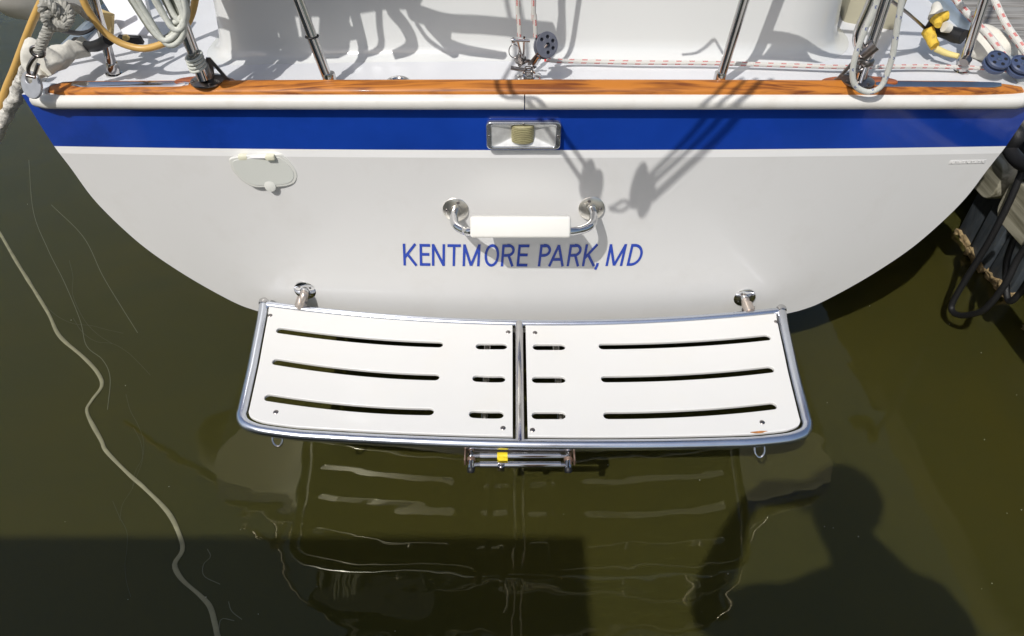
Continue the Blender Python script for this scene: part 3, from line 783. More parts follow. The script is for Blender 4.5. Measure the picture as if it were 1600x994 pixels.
caster_plate('shade_plate_narrow', [(487, -8), (540, 2), (538, 22), (545, 40), (543, 62), (546, 84), (536, 97), (498, 97), (492, 80), (490, 50)], CASTER)
for q, r_ in ((((428, -20), (437, 20), (443, 60), (436, 84), (420, 98)), .009), (((462, -20), (466, 20), (475, 60), (477, 80), (474, 97)), .014), (((588, 8), (592, 40), (598, 70), (594, 86), (575, 98)), .008), (((610, 14), (632, 40), (646, 66), (646, 84), (628, 100)), .015),
              (((672, 40), (690, 60), (708, 78), (740, 92), (800, 108)), .013), (((652, 38), (672, 66), (696, 86), (712, 98)), .005), (((702, 40), (702, 66), (708, 88), (724, 104)), .010), (((640, 16), (700, 38), (760, 44), (830, 52), (868, 56)), .016)):
    part('shade_strand', tube(smooth_pts([sunback(wall(*p), .235) for p in q], 7), r_, 10), CASTER, pp)
part('shade_post', tube(smooth_pts([sunback(wall(*p), .235) for p in ((877, -90), (878, 0), (882, 70), (876, 90), (866, 98))], 7), .0085, 10), STEEL, pp)
caster_plate('shade_plate_dome', [(1180, 96), (1192, 84), (1205, 60), (1222, 54), (1245, 54), (1262, 62), (1270, 84), (1285, 94)], CASTER, .008)
part('shade_wire', tube(smooth_pts([sunback(wall(*p), .235) for p in ((1068, 96), (1088, 90), (1102, 76), (1115, 61), (1122, 70), (1132, 92))], 5), .0035, 8), STEEL, pp)
# unseen canvas added over the cockpit to darken the water's sky reflection
NAVY = mat('navy_blocker', (.03, .036, .05), .85)
bi = sub('sky_blocker'); V = []; Fc = []
for j in range(13):
    for i in range(25):
        q = -1+2*i/24; t = j/12; V.append((XC+q*1.32, 2.0+t*2.7, 2.95-.10*q*q-.28*max(0, abs(q)-.85)/.15+.05*math.sin(t*PI)))
for j in range(12):
    for i in range(24): Fc.append((j*25+i, j*25+i+1, (j+1)*25+i+1, (j+1)*25+i))
part('blocker_sheet', mesh_from(V, Fc), NAVY, bi)
for y in (2.03, 3.3, 4.65):
    part('blocker_tube', tube(smooth_pts([Vector((XC+q*1.30, y if abs(q) < 1.01 else 3.3, z)) for q, z in ((-1, 1.1), (-1, 2.0), (-.98, 2.60), (-.85, 2.83), (0, 2.93), (.85, 2.83), (.98, 2.60), (1, 2.0), (1, 1.1))], 6), .011, 10), STEEL, bi)
# recessed deck plate
dp = unz(622, 124, 1.02); c = Vector((dp.x, 1.672, dz(dp.x, 1.672)))
dpl = part('deck_filler', lathe([(.030, 0), (.030, .003), (.026, .006), (.017, .0065), (.013, .002)], c, (0, 0, 1), 28), STEEL, boat)
part('filler_cap', lathe([(.011, .0), (.011, .0045), (.008, .005)], c, (0, 0, 1), 20), STEELD, dpl)
# ------------------------------------------------------------------ tackle at the middle of the deck
tk = thing('tackle', 'stainless tackle with a grey five hole block shackled to the deck behind the transom', 'pulley block', (.03, 1.69, 1.02))
pc0 = Vector((unz(826, 118, 1.02).x, 1.685, 1.02))
part('pad_eye', join(lathe([(.030, 0), (.030, .003), (.024, .005)], pc0+Vector((0, 0, .001)), (0, 0, 1), 24), tube(smooth_pts([pc0+Vector((-.014, 0, 0)), pc0+Vector((-.012, 0, .016)), pc0+Vector((0, 0, .024)), pc0+Vector((.012, 0, .016)), pc0+Vector((.014, 0, 0))], 5), .004, 8)), STEELP, tk)
for dx in (-.022, .022): screw(tk, pc0+Vector((dx, -.004, .005)), (0, 0, 1), 1.1)
sw = pc0+Vector((-.004, -.004, .038))
part('spring', tube([pc0+Vector((.010*math.cos(a), -.003+.010*math.sin(a), .010+.022*a/(8*PI))) for a in [8*PI*i/64 for i in range(65)]], .0016, 6), STEELD, tk)
part('shackle', tube(smooth_pts([sw+Vector((-.020, 0, -.004)), sw+Vector((-.012, -.004, .004)), sw+Vector((0, 0, .008)), sw+Vector((.012, .004, .002)), sw+Vector((.020, 0, -.01))], 5), .0042, 8), STEELD, tk)
q = uny(798, 106, 1.68); part('shackle_pin', tube([q, q+Vector((.034, .0, -.006))], .005, 10), STEELD, tk)
q = uny(813, 93, 1.68)
part('becket', lathe([(.012, -.008), (.013, 0), (.012, .008)], q, (.6, -1, .4), 18), STEELD, tk)
a = uny(808, 62, 1.66); b = uny(816, 92, 1.68); part('becket_strap', tube([a, b], .0032, 8), STEEL, tk)
a = uny(819, 58, 1.66); b = uny(818, 92, 1.68); part('becket_strap', tube([a, b], .0028, 8), STEEL, tk)
a = uny(802, 63, 1.66); b = uny(828, 64, 1.66); part('clevis_pin', tube([a, b], .0034, 8), STEELP, tk)
part('clevis_head', lathe([(.006, -.004), (.0075, 0), (.006, .004)], a, (1, 0, 0), 12), STEELP, tk)
# sheave cheek with five holes, facing the camera side
bc = uny(855, 70, 1.64); R_ = .0265
ring = [(R_*math.cos(a), R_*1.12*math.sin(a)) for a in [2*PI*i/36 for i in range(36)]]
holes = [[(.0165*math.cos(t)+.0042*math.cos(a), .0175*math.sin(t)+.0042*math.sin(a)) for a in [2*PI*i/12 for i in range(12)]] for t in [math.radians(d) for d in (150, 95, 40, -15, -70)]]
def facing(me, c, nrm, roll=0):
    qn = Vector((0, 0, 1)).rotation_difference(Vector(nrm).normalized())
    for v in me.vertices: v.co = qn @ (Matrix.Rotation(roll, 3, 'Z') @ v.co) + c
    return me
nb = (.25, -.80, .45)
nbv = Vector(nb).normalized()
part('cheek', facing(curve_fill([ring]+holes, .005, .001), bc, nb), BLOCKG, tk)
part('sheave', facing(curve_fill([[(x*.86, y*.86) for x, y in ring]], .012, .001), bc-nbv*.006, nb), mat('black_sheave', (.02, .022, .03), .4), tk)
part('cheek', facing(curve_fill([ring], .004, .001), bc-nbv*.020, nb), BLOCKG, tk)
a = bc+nbv*.004+Vector((0, 0, .002)); b = uny(836, 100, 1.66)
part('cam_arm', tube([a, a.lerp(b, .5), b], [.006, .009, .011], 8, flat=.5), STEEL, tk)
a2 = uny(850, 92, 1.66); part('cam_arm', tube([bc+Vector((-.012, -.004, -.006)), uny(828, 100, 1.665)], [.004, .008], 8, flat=.5), STEELD, tk)
part('rivet', lathe([(.005, 0), (.005, .003), (.002, .004)], a.lerp(b, .75)+nbv*.005, nb, 14), STEELP, tk)
part('split_ring', tube([uny(803, 80, 1.67)+Vector((.012*math.cos(t), 0, .016*math.sin(t))) for t in [2*PI*i/20 for i in range(20)]], .0012, 6, closed=True), STEELD, tk)
# falls of the tackle running up out of the picture
K1 = sunback(utr(925, 290), .46)
def fall(pa, pb, y0, y1, end, name, label, r=.0055):
    a = uny(*pa, y0); b = uny(*pb, y1)
    return tag(link(name, tube(resample(smooth_pts([a, a.lerp(b, .5), b, b.lerp(end, .5), end], 6), .01), r, 10), FLECK), label, 'rope')
fall((812, 57), (809, -12), 1.665, 1.665, Vector((.0, 1.60, 2.6)), 'tackle_line', 'left of the two red flecked white lines rising from the tackle on deck')
fall((837, 58), (834, -12), 1.66, 1.66, Vector((.05, 1.60, 2.6)), 'tackle_line', 'right of the two red flecked white lines rising from the tackle on deck')
def hanging_block(c, nrm, label, s=1.0):
    t = thing('hanging_block', label, 'pulley block', tuple(c)); rg = [(.026*s*math.cos(a), .045*s*math.sin(a)) for a in [2*PI*i/28 for i in range(28)]]
    nv = Vector(nrm).normalized()
    for k in (-1, 1): part('cheek', facing(curve_fill([rg], .004, .001), c+nv*.012*k, nrm), BLOCKG, t)
    part('sheave', facing(curve_fill([[(x*.8, y*.6) for x, y in rg]], .014, .001), c+nv*.007, nrm), BLACK, t)
    return t
for i, (pxa, dx) in enumerate(((838, -.018), (856, .022))):
    q1 = sunback(utr(pxa, 178), .46); q2_ = sunback(Vector((-.02+.03*i, 1.68, 1.02)), .50)
    tag(link('tackle_line', tube(smooth_pts([K1+Vector((dx, 0, 0)), q1, q2_, q2_+Vector((-.1, .3, .8))], 8), .0062, 10), FLECK), ('left', 'right')[i]+' fall of the hanging double block over the middle of the stern', 'rope')
hanging_block(K1, (.4, -1, .2), 'grey double block hanging over the stern over the middle of the transom')
# second tackle: sheave block aft, its falls led forward to starboard
P2 = utr(1005, 300); K2 = sunback(P2, .50)
hanging_block(K2, (.5, -1, .2), 'larger grey block hanging over the stern to starboard', 1.15)
K3 = sunback(utr(1128, 180), .50); K4 = sunback(Vector((.62, 1.72, 1.0)), .58)
for i, (o1, o2) in enumerate(((Vector((-.022, 0, 0)), Vector((-.035, 0, .0))), (Vector((0, 0, 0)), Vector((.0, 0, 0))), (Vector((.026, 0, -.02)), Vector((.038, 0, 0))))):
    lab = ('leftmost', 'middle', 'rightmost')[i]+' fall of the starboard tackle hanging over the stern'
    tag(link('tackle_line', tube(smooth_pts([K2+o1, K3+o2, K4+o2], 8), .0052 if i < 2 else .007, 10), FLECK), lab, 'rope')
S1 = sunback(utr(960, 325), .49); S2 = sunback(utr(985, 318), .495)
sh = thing('snap_hook', 'steel snap hook on the end of the starboard tackle', 'hook', tuple(S1))
part('hook_body', tube(smooth_pts([S2, S2.lerp(S1, .5)+Vector((0, 0, .014)), S1+Vector((0, 0, .006)), S1+Vector((-.012, 0, -.004)), S2.lerp(S1, .5)+Vector((0, 0, -.016))], 5, True), .0035, 8, closed=True), STEEL, sh)
# ------------------------------------------------------------------ lines on the deck
def zrope(pxs, z, r, mt, name, label, cat='rope', seg=10, step=.012, n=8):
    P = [unz(px, py, z if not isinstance(z, (list, tuple)) else z[i]) for i, (px, py) in enumerate(pxs)]
    return tag(link(name, tube(resample(smooth_pts(P, n), step), r, seg), mt), label, cat)
zrope([(852, 93), (868, 95), (900, 96), (1000, 98), (1120, 99), (1250, 103), (1330, 105), (1450, 104), (1560, 108), (1578, 112), (1640, 116)], [1.052, 1.045, 1.036, 1.034, 1.028, 1.018, 1.01, .99, .975, .972, .97], .0058, FLECK, 'control_line', 'long white line with red flecks led across the aft deck to the tackle')
# ------------------------------------------------------------------ coil on the port corner and looped line to starboard
ypl = 1.60
cl = thing('rope_coil', 'bundle of pale grey line coiled on the port corner post', 'coiled rope', (b3.x, 1.6, 1.15))
random.seed(3)
for i in range(10):
    w = .010+.0052*i; cx = 274-2.8*i; zlow = 38+random.uniform(-24, 22)
    y = ypl-.014*(i % 3)
    c0 = uny(cx+random.uniform(-3, 3), zlow-30, y)
    q = [c0+Vector((-w*1.2-.02, 0, .28)), c0+Vector((-w*1.15-.012, -.004, .10)), c0+Vector((-w, 0, 0)), c0+Vector((-w*.45+.006, -.008, -.034-.004*i)), c0+Vector((w*.4+.014, -.005, -.032)), c0+Vector((w*.8+.010, 0, .02)), c0+Vector((w*.5, .004, .11)), c0+Vector((w*.2-.01, 0, .28))]
    part('coil_turn', tube(resample(smooth_pts(q, 7), .008), .0064, 9), PALEROPE if i % 3 else COILG, cl)
for i in range(4):
    c0 = uny(303+i*2, 88+i*5.5, 1.645); rr0 = .0185
    part('lashing', tube([c0+Vector((rr0*math.cos(a), rr0*math.sin(a), .006*math.sin(a+.6))) for a in [2*PI*k/16 for k in range(16)]], .0035, 8, closed=True), PALEROPE, cl)
P = [uny(px, py, 1.62-.0002*abs(py-148)) for px, py in ((1378, -60), (1371, 0), (1350, 50), (1336, 90), (1332, 118), (1338, 136), (1357, 144), (1376, 136), (1386, 115), (1395, 85), (1402, 40), (1409, 0), (1416, -60))]
tag(link('looped_line', tube(resample(smooth_pts(P, 7), .008), .0068, 10), FLECKB), 'pale line hanging in a loop over the teak rail at the starboard corner', 'rope')
kb = thing('snubber_hardware', 'small dark steel shackle and snubber hanging inside the starboard corner legs', 'shackle', (.87, 1.66, 1.08))
a = uny(1346, 88, 1.66); b = uny(1366, 70, 1.66); part('body', tube([a, b], [.014, .017], 12), STEELD, kb)
a = uny(1344, 102, 1.66); part('bow', tube([a+Vector((.014*math.cos(t), 0, .014*math.sin(t))) for t in [2*PI*i/18 for i in range(18)]], .005, 8, closed=True), STEELD, kb)
a = uny(1352, 106, 1.655); b = uny(1344, 130, 1.64); part('pin', tube([a, b], .004, 8), STEEL, kb)
# ------------------------------------------------------------------ port corner gear
def yrope(pts, r, mt, name, label, cat='rope', step=.01, seg=10):
    P = [uny(px, py, y) for px, py, y in pts]
    return tag(link(name, tube(resample(smooth_pts(P, 8), step), r, seg), mt), label, cat)
yrope([(95, -60, 1.84), (66, 0, 1.84), (45, 48, 1.86), (22, 108, 1.88), (6, 148, 1.88), (-6, 200, 1.88), (-20, 300, 1.88)], .0095, HOSE, 'shore_cable', 'yellow shore power cable hanging straight down outboard of the port corner', 'cable', seg=14)
yrope([(115, -50, 1.75), (130, 0, 1.74), (143, 24, 1.74), (158, 45, 1.74), (176, 60, 1.74), (195, 70, 1.74), (222, 76, 1.74), (248, 71, 1.74), (272, 59, 1.745), (292, 38, 1.76), (303, 10, 1.78), (310, -40, 1.80)], .0085, HOSE, 'shore_cable', 'yellow cable sagging in a loop behind the rope coil on the port side', 'cable', seg=14)
# grey laid mooring line: knot and standing part
ml = thing('mooring_line', 'grey three strand mooring line knotted above a shackle at the port corner', 'rope', tuple(uny(92, 25, 1.7)))
ps = resample(smooth_pts([uny(88, 25, 1.70), uny(76, 45, 1.69), uny(68, 62, 1.69), uny(60, 82, 1.69)], 8), .004); part('splice', strand_rope(ps, .0125, .030), GREYROPE, ml)
ps = resample(smooth_pts([uny(96, 12, 1.72), uny(118, 12, 1.76), uny(135, 25, 1.80), uny(152, 34, 1.86)], 8), .004); part('tail', strand_rope(ps, .009, .026), GREYROPE, ml)
ps = resample(smooth_pts([uny(86, 18, 1.72), uny(80, -10, 1.72), uny(76, -50, 1.72)], 8), .004); part('standing_part', strand_rope(ps, .009, .026), GREYROPE, ml)
kc = uny(90, 22, 1.69); kn = []
for i in range(70):
    t = 2*PI*i/70; r_ = .020+.011*math.cos(3*t); kn.append(kc+Vector((r_*math.cos(2*t), .014*math.sin(3*t)-.004, r_*math.sin(2*t)*1.1)))
part('knot', strand_rope(resample([p for p in kn]+[kn[0]], .004), .0105, .028), GREYROPE, ml)
kn = [kc+Vector((.022*math.cos(t+.4), -.012+.006*math.sin(2*t), .026*math.sin(t))) for t in [2*PI*i/40 for i in range(41)]]
part('knot_turn', strand_rope(resample(kn, .004), .009, .026), GREYROPE, ml)
shk = thing('shackle', 'weathered steel shackle linking the mooring line to the port corner eye', 'shackle', tuple(uny(52, 105, 1.69)))
c0 = uny(60, 80, 1.69)
part('ring', tube([c0+Vector((.015*math.cos(t), -.004, .012*math.sin(t))) for t in [2*PI*i/20 for i in range(20)]], .0042, 8, closed=True), STEELD, shk)
part('bow', tube(smooth_pts([uny(58, 86, 1.69), uny(49, 96, 1.685), uny(44, 108, 1.685), uny(47, 118, 1.685), uny(53, 118, 1.685), uny(60, 100, 1.69)], 6), .0045, 8), STEELD, shk)
part('pin', tube([uny(42, 118, 1.68), uny(55, 121, 1.68)], .0042, 8), STEELD, shk)
e0 = uny(47, 130, 1.70)
lp = [(.031*math.cos(a), .034*math.sin(a)-.004) for a in [2*PI*i/24 for i in range(24)]]; hl_ = [(.010*math.cos(a)-.001, .011*math.sin(a)+.010) for a in [2*PI*i/16 for i in range(16)]]
part('corner_eye', facing(curve_fill([lp, hl_], .008, .002), e0, (-.25, -.85, .45)), mat('painted_alloy', (.34, .35, .37), .4, .3, var=.15, vscale=60, dirt=(.3, .27, .22), dscale=40, damt=.5), boat)
# canvas chafe cloth wrapped round the rail and hanging line below
cc = thing('chafe_cloth', 'rumpled off white canvas wrapped round the port side rail', 'cloth', tuple(uny(90, 85, 1.8)))
def lumpy(pts, r, seg, amp, fr, mt, name, parent):
    P = resample(smooth_pts(pts, 10), .010); me = tube(P, r if not isinstance(r, tuple) else [r[0]+(r[1]-r[0])*i/(len(P)-1) for i in range(len(P))], seg)
    for v in me.vertices:
        d = Vector((noise.noise(v.co*fr), noise.noise(v.co*fr+Vector((7, 3, 1))), noise.noise(v.co*fr+Vector((2, 9, 5))))); v.co += d*amp
    return part(name, me, mt, parent)
lumpy([uny(131, 73, 1.86), uny(105, 82, 1.80), uny(80, 94, 1.76), uny(62, 102, 1.73)], (.021, .029), 26, .016, 30, CLOTH, 'wrap', cc)
lumpy([uny(58, 74, 1.76), uny(50, 84, 1.74), uny(56, 104, 1.74), uny(64, 120, 1.73)], (.023, .020), 20, .015, 34, CLOTH, 'fold', cc)
tail = thing('chafe_sleeve', 'speckled off white chafe sleeve hanging down outboard at the port edge of the photo', 'rope', tuple(uny(20, 160, 1.62)))
lumpy([uny(46, 112, 1.80), uny(34, 132, 1.85), uny(20, 160, 1.87), uny(4, 190, 1.88), uny(-14, 225, 1.88)], (.020, .016), 14, .008, 40, mat('speckled_sleeve', (.52, .50, .45), .9, var=.5, vscale=120, bump=.002, bscale=200), 'sleeve', tail)
yrope([(170, 62, 1.78), (150, 72, 1.82), (134, 72, 1.86), (120, 66, 1.95)], .014, BLACK, 'black_hose', 'short black hose end beside the port side post', 'hose')
st_ = [uny(px, py, 1.84) for px, py in ((84, 44), (100, 48), (122, 52), (140, 48), (158, 34))]
tag(link('webbing_strap', tube(smooth_pts(st_, 6), .012, 8, flat=.35), BLACK), 'black webbing strap behind the knotted mooring line', 'strap')
# white board leaning on the port side deck
def quad_board(pxs, y, th, name, label, mt, cat='board', ys=None):
    P = [uny(px, py, (ys[i] if ys else y)) for i, (px, py) in enumerate(pxs)]
    n_ = (P[1]-P[0]).cross(P[2]-P[0]).normalized(); 
    V = P+[p-n_*th*(1 if n_.y < 0 else -1) for p in P]; k = len(P)
    Fc = [tuple(range(k)), tuple(range(2*k-1, k-1, -1))]+[(i, (i+1) % k, k+(i+1) % k, k+i) for i in range(k)]
    bm = bmesh.new(); vs = [bm.verts.new(v) for v in V]
    for f in Fc: bm.faces.new([vs[i] for i in f])
    bmesh.ops.recalc_face_normals(bm, faces=bm.faces[:]); bmesh.ops.bevel(bm, geom=bm.edges[:], offset=.002, segments=1, affect='EDGES')
    return bm_mesh(bm)
wb = thing('locker_board', 'plain white board leaning behind the sagging yellow cable on the port deck', 'board', tuple(uny(190, 30, 1.9)))
part('panel', quad_board([(135, -40), (216, -40), (240, 56), (192, 54)], 1.9, .018, '', '', BOARD, ys=[2.10, 2.06, 1.90, 1.92]), BOARD, wb)
part('black_strip', quad_board([(186, 53), (220, 55), (218, 60), (180, 60)], 1.9, .02, '', '', BLACK, ys=[1.93, 1.90, 1.885, 1.90]), BLACK, wb)  # flat black strip below the board
part('brass_foot', lathe([(.008, 0), (.010, .004), (.006, .012)], uny(198, 62, 1.885), (0, 0, 1), 12), mat('brass', (.6, .42, .15), .3, .9), wb)
part('tan_block', bx(uny(166, 36, 1.93), (.035, .02, .06), Matrix.Rotation(.4, 3, 'Y'), bev=.003), mat('tan_foam', (.6, .45, .2), .7), wb)
fd = thing('fender', 'large grey white fender hanging outboard of the port side rail', 'fender', tuple(uny(60, -20, 2.25)))
fc = uny(62, -50, 2.25)
fe = lathe([(.03, -.28), (.10, -.26), (.155, -.20), (.175, -.10), (.175, .2), (.13, .32), (.04, .36)], fc+Vector((0, 0, .14)), (.15, .1, 1), 32); part('body', fe, FENDER, fd)
part('eye', lathe([(.03, 0), (.035, .03), (.02, .06)], fc+Vector((.06, .04, .48)), (.15, .1, 1), 16), mat('blue_fender_end', (.05, .09, .2), .4), fd)
# ------------------------------------------------------------------ starboard quarter gear
tw = thing('taped_fitting', 'black hose fitting bound with yellow tape beside the starboard post', 'fitting', tuple(uny(1475, 45, 1.95)))
lumpy([uny(1448, 38, 1.95), uny(1470, 47, 1.93), uny(1492, 54, 1.90), uny(1506, 58, 1.88)], .0185, 16, .003, 30, BLACK, 'hose', tw)
lumpy([uny(1449, 48, 1.93), uny(1454, 60, 1.91), uny(1461, 72, 1.89)], (.015, .0135), 12, .006, 50, YELT, 'tape_wrap', tw)
lumpy([uny(1462, 31, 1.93), uny(1470, 28, 1.93), uny(1481, 25, 1.93)], (.014, .010), 12, .006, 50, YELT, 'tape_wrap', tw)
lumpy([uny(1466, 40, 1.90), uny(1463, 30, 1.93)], (.009, .016), 10, .003, 50, YELT, 'tape_tail', tw)
lumpy([uny(1461, 28, 1.95), uny(1464, 16, 1.97), uny(1462, 8, 2.0)], (.018, .010), 12, .003, 40, CLOTH, 'rag', tw)
lumpy([uny(1475, 42, 1.90), uny(1485, 45, 1.90)], (.014, .010), 10, .003, 40, CLOTH, 'rag', tw)
lumpy([uny(1462, 76, 1.89), uny(1476, 82, 1.88), uny(1488, 86, 1.87), uny(1497, 88, 1.86)], (.009, .007), 10, .002, 40, mat('pale_yellow_line', (.66, .55, .22), .7), 'lanyard', tw)
yrope([(1394, 2, 1.85), (1420, 22, 1.88), (1445, 44, 1.94)], .004, STEELD, 'lifeline_wire', 'thin dark wire running down to the yellow taped fitting', 'wire')
lumpy([uny(1512, 92, 1.83), uny(1506, 98, 1.82)], .012, 12, .002, 40, STEELD, 'foot_clamp', tw)
for k, (pts, lab) in enumerate(((((1484, -30), (1497, 4), (1522, 32), (1546, 58), (1572, 92)), 'red flecked white sheet slanting down to the nearer starboard turning block'), (((1545, -20), (1570, 35), (1594, 70), (1625, 115)), 'red flecked white sheet slanting down at the starboard edge of the photo'))):
    P = [uny(px, py, 2.02-.0020*(py)+k*.02) for px, py in pts]
    tag(link('jib_sheet', tube(resample(smooth_pts(P, 8), .01), .0095, 12), FLECK), lab, 'rope')
for k, (px, py, lab) in enumerate(((1560, 94, 'blue grey turning block on the deck at the foot of the nearer slanting sheet'), (1597, 101, 'blue grey turning block cut by the starboard edge of the photo'))):
    c = uny(px, py, 1.82); t = thing('turning_block', lab, 'pulley block', tuple(c)); Rb = .030
    nv = (.0, -.45, 1)
    part('body', lathe([(Rb*.9, -.024), (Rb*1.02, -.020), (Rb*1.02, -.012), (Rb*.8, -.010), (Rb*.8, -.004), (Rb, -.002), (Rb, .004), (Rb*.88, .006), (Rb*.84, .003), (.004, .003)], c, nv, 28), BLOCKM, t)
    for a in range(5):
        q = c+Vector((.018*math.cos(a*1.257), .018*math.sin(a*1.257)*.9, .018*.4*math.sin(a*1.257)+.0022)); part('recess', lathe([(.0050, 0), (.0050, .0016), (.004, .0018)], q, nv, 10), BLACK, t)
    part('centre_bolt', lathe([(.006, .003), (.006, .007), (.002, .008)], c, nv, 12), STEELP, t)
# folded canvas and beige coaming box on the starboard side deck
cv = thing('canvas_bundle', 'off white canvas bundle lying under the slanting sheets on the starboard deck', 'canvas', tuple(uny(1545, 70, 1.95)))
lumpy([uny(1522, 66, 2.0), uny(1545, 72, 1.97), uny(1575, 84, 1.95), uny(1610, 90, 1.95)], (.045, .03), 18, .02, 14, CLOTH, 'bundle', cv)
sb = thing('seat_locker', 'beige moulded locker corner at the starboard side of the cockpit', 'locker', (1.18, 2.2, 1.0))
part('body', bx((1.16, 2.50, 1.04), (.16, .75, .14), Matrix.Rotation(-.25, 3, 'Z'), bev=.02), mat('beige_gelcoat', (.42, .39, .28), .5, var=.06), sb)
# ------------------------------------------------------------------ dock to starboard
dk = thing('wooden_dock', 'weathered grey wooden dock alongside the boat to starboard', 'dock', (1.7, 2.5, 0))
plk = bx((0, 0, 0), (1.9, .135, .038), bev=.004)
if not plk.materials: plk.materials.append(DOCKW)
random.seed(11)
for i in range(34):
    o = bpy.data.objects.new('plank', plk); COL.objects.link(o); o.parent = dk
    o.location = (1.68+.95-1.7+random.uniform(-.012, .012), 1.10+i*.143-2.5+random.uniform(-.002, .002), .672+random.uniform(-.003, .003)); o.rotation_euler = (random.uniform(-.01, .01), 0, random.uniform(-.006, .006))
# edge timber with rounded, sawn ends where lengths meet
def timber(y0, y1, z0, z1, x, th, m, name='fascia_timber', r=.05):
    lp = rr(y1-y0, z1-z0, r, 5); me = curve_fill([lp], th, .004)
    for v in me.vertices: v.co = Vector((x+v.co.z, (y0+y1)/2+v.co.x, (z0+z1)/2+v.co.y))
    bm = bmesh.new(); bm.from_mesh(me); bmesh.ops.recalc_face_normals(bm, faces=bm.faces[:]); bm.to_mesh(me); bm.free()
    return part(name, me, m, dk)
timber(1.965, 2.9, .468, .60, 1.62, .05, DOCKF)
timber(1.0, 1.925, .455, .60, 1.62, .05, DOCKF)
timber(2.94, 5.5, .468, .60, 1.62, .05, DOCKF)
# bulkhead boards standing in the water under the dock
random.seed(5)
yb = .9; i = 0
while yb < 5.2:
    w_ = .155+random.uniform(-.02, .02); x_ = 1.90+random.uniform(-.02, .02)
    if i % 4 != 2:
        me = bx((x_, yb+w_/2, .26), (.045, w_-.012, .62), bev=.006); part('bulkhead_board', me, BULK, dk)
        # ragged growth along the waterline
        cr_ = bx((x_-.012, yb+w_/2, .012), (.040, w_-.010, .034), bev=.004, seg=2)
        bm = bmesh.new(); bm.from_mesh(cr_); bmesh.ops.subdivide_edges(bm, edges=bm.edges[:], cuts=6, use_grid_fill=True)
        for v in bm.verts: v.co += Vector((noise.noise(v.co*45)*.014+noise.noise(v.co*120)*.006, noise.noise(v.co*30+Vector((5, 5, 5)))*.010, noise.noise(v.co*26+Vector((1, 8, 2)))*.026+noise.noise(v.co*110)*.008))
        bm.to_mesh(cr_); bm.free(); cr_.shade_smooth(); part('waterline_growth', cr_, CRUST, dk)
    yb += w_; i += 1
for y in (1.55, 3.3, 5.0):
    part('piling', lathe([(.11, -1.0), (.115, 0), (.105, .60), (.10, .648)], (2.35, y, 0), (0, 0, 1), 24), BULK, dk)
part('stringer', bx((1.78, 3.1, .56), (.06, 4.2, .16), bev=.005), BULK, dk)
def drope(pxs, x, r, lab, step=.01):
    P = []
    for px, py in pts_: pass
def xrope(pts, x, r, mt, label, name='dock_line'):
    P = []
    for i, (px, py) in enumerate(pts):
        xx = x if not isinstance(x, (list, tuple)) else x[i]; rr_ = ray(px, py); P.append(Vector((0, 0, H))+rr_*(xx/rr_.x))
    return tag(link(name, tube(resample(smooth_pts(P, 8), .01), r, 12), mt), label, 'rope')
xrope([(1612, 230), (1592, 280), (1575, 320), (1545, 378), (1510, 435), (1490, 470), (1487, 484), (1496, 492), (1515, 492), (1540, 482), (1570, 445), (1590, 405), (1615, 370)], 1.56, .0105, BLACKROPE, 'black dock line hanging in a deep loop nearest the hull')
xrope([(1640, 300), (1600, 345), (1575, 400), (1572, 440), (1576, 470), (1590, 462), (1612, 430)], 1.66, .0105, BLACKROPE, 'black dock line hanging in a short loop at the starboard edge')
xrope([(1575, 195), (1590, 212), (1578, 232), (1592, 252), (1612, 262)], 1.55, .022, BLACKROPE, 'thick black dock line bunched against the timber beside the stripe', 'dock_line')
# ------------------------------------------------------------------ winding reflection modelled as a pale strip on the water, and floating bits
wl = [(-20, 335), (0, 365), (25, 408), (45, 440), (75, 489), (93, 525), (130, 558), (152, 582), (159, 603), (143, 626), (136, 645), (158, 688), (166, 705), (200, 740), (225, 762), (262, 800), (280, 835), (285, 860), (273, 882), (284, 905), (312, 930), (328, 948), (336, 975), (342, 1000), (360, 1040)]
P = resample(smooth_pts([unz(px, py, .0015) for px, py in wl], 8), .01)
FL = mat('pale_reflection_strip', (.20, .19, .11), .7, var=.2, vscale=30)
tag(link('reflection_strip', tube(P, [.0060+.0022*noise.noise(p*9) for p in P], 10, flat=.35), FL), 'pale olive strip on the water standing in for a long winding reflection', 'line')
FL2 = mat('floating_thread', (.12, .12, .07), .7)
for lab, pts in (('short pale thread floating to the right of the winding line low in the photo', [(324, 858), (329, 870), (318, 882), (319, 900), (344, 913)]),
                 ('forked pale thread floating beside the lower end of the winding line', [(357, 940), (362, 955), (378, 968)]),
                 ('bent pale thread floating just right of the foot of the winding line', [(342, 984), (346, 967), (366, 970)]),
                 ('long faint thread floating right of the winding line, upper left of the water', [(45, 250), (52, 330), (75, 390), (100, 440), (125, 500), (135, 540), (160, 562), (172, 590), (168, 640)]),
                 ('faint thread floating between the winding line and the hull', [(80, 320), (130, 370), (160, 430), (190, 480), (215, 520)])):
    P = resample(smooth_pts([unz(px, py, .001) for px, py in pts], 8), .008)
    tag(link('floating_thread', tube(P, .0011, 6, flat=.3), FL2), lab, 'thread')
random.seed(33); fm = []
for k in range(6):
    x, y = random.uniform(20, 330), random.uniform(300, 800); ang = random.uniform(.9, 1.4); Q = []
    for j in range(7):
        Q.append((x, y)); x += 26*math.cos(ang); y += 26*math.sin(ang); ang += random.uniform(-.5, .5)
    P = resample(smooth_pts([unz(px, py, .001) for px, py in Q], 8), .008); fm.append(tube(P, .0006, 5, flat=.3))
tag(link('surface_film', join(*fm), mat('faint_film', (.052, .052, .024), .6)), 'faint curling film of threads on the water left of the boat', 'film', kind='stuff')
random.seed(21); bm = bmesh.new()
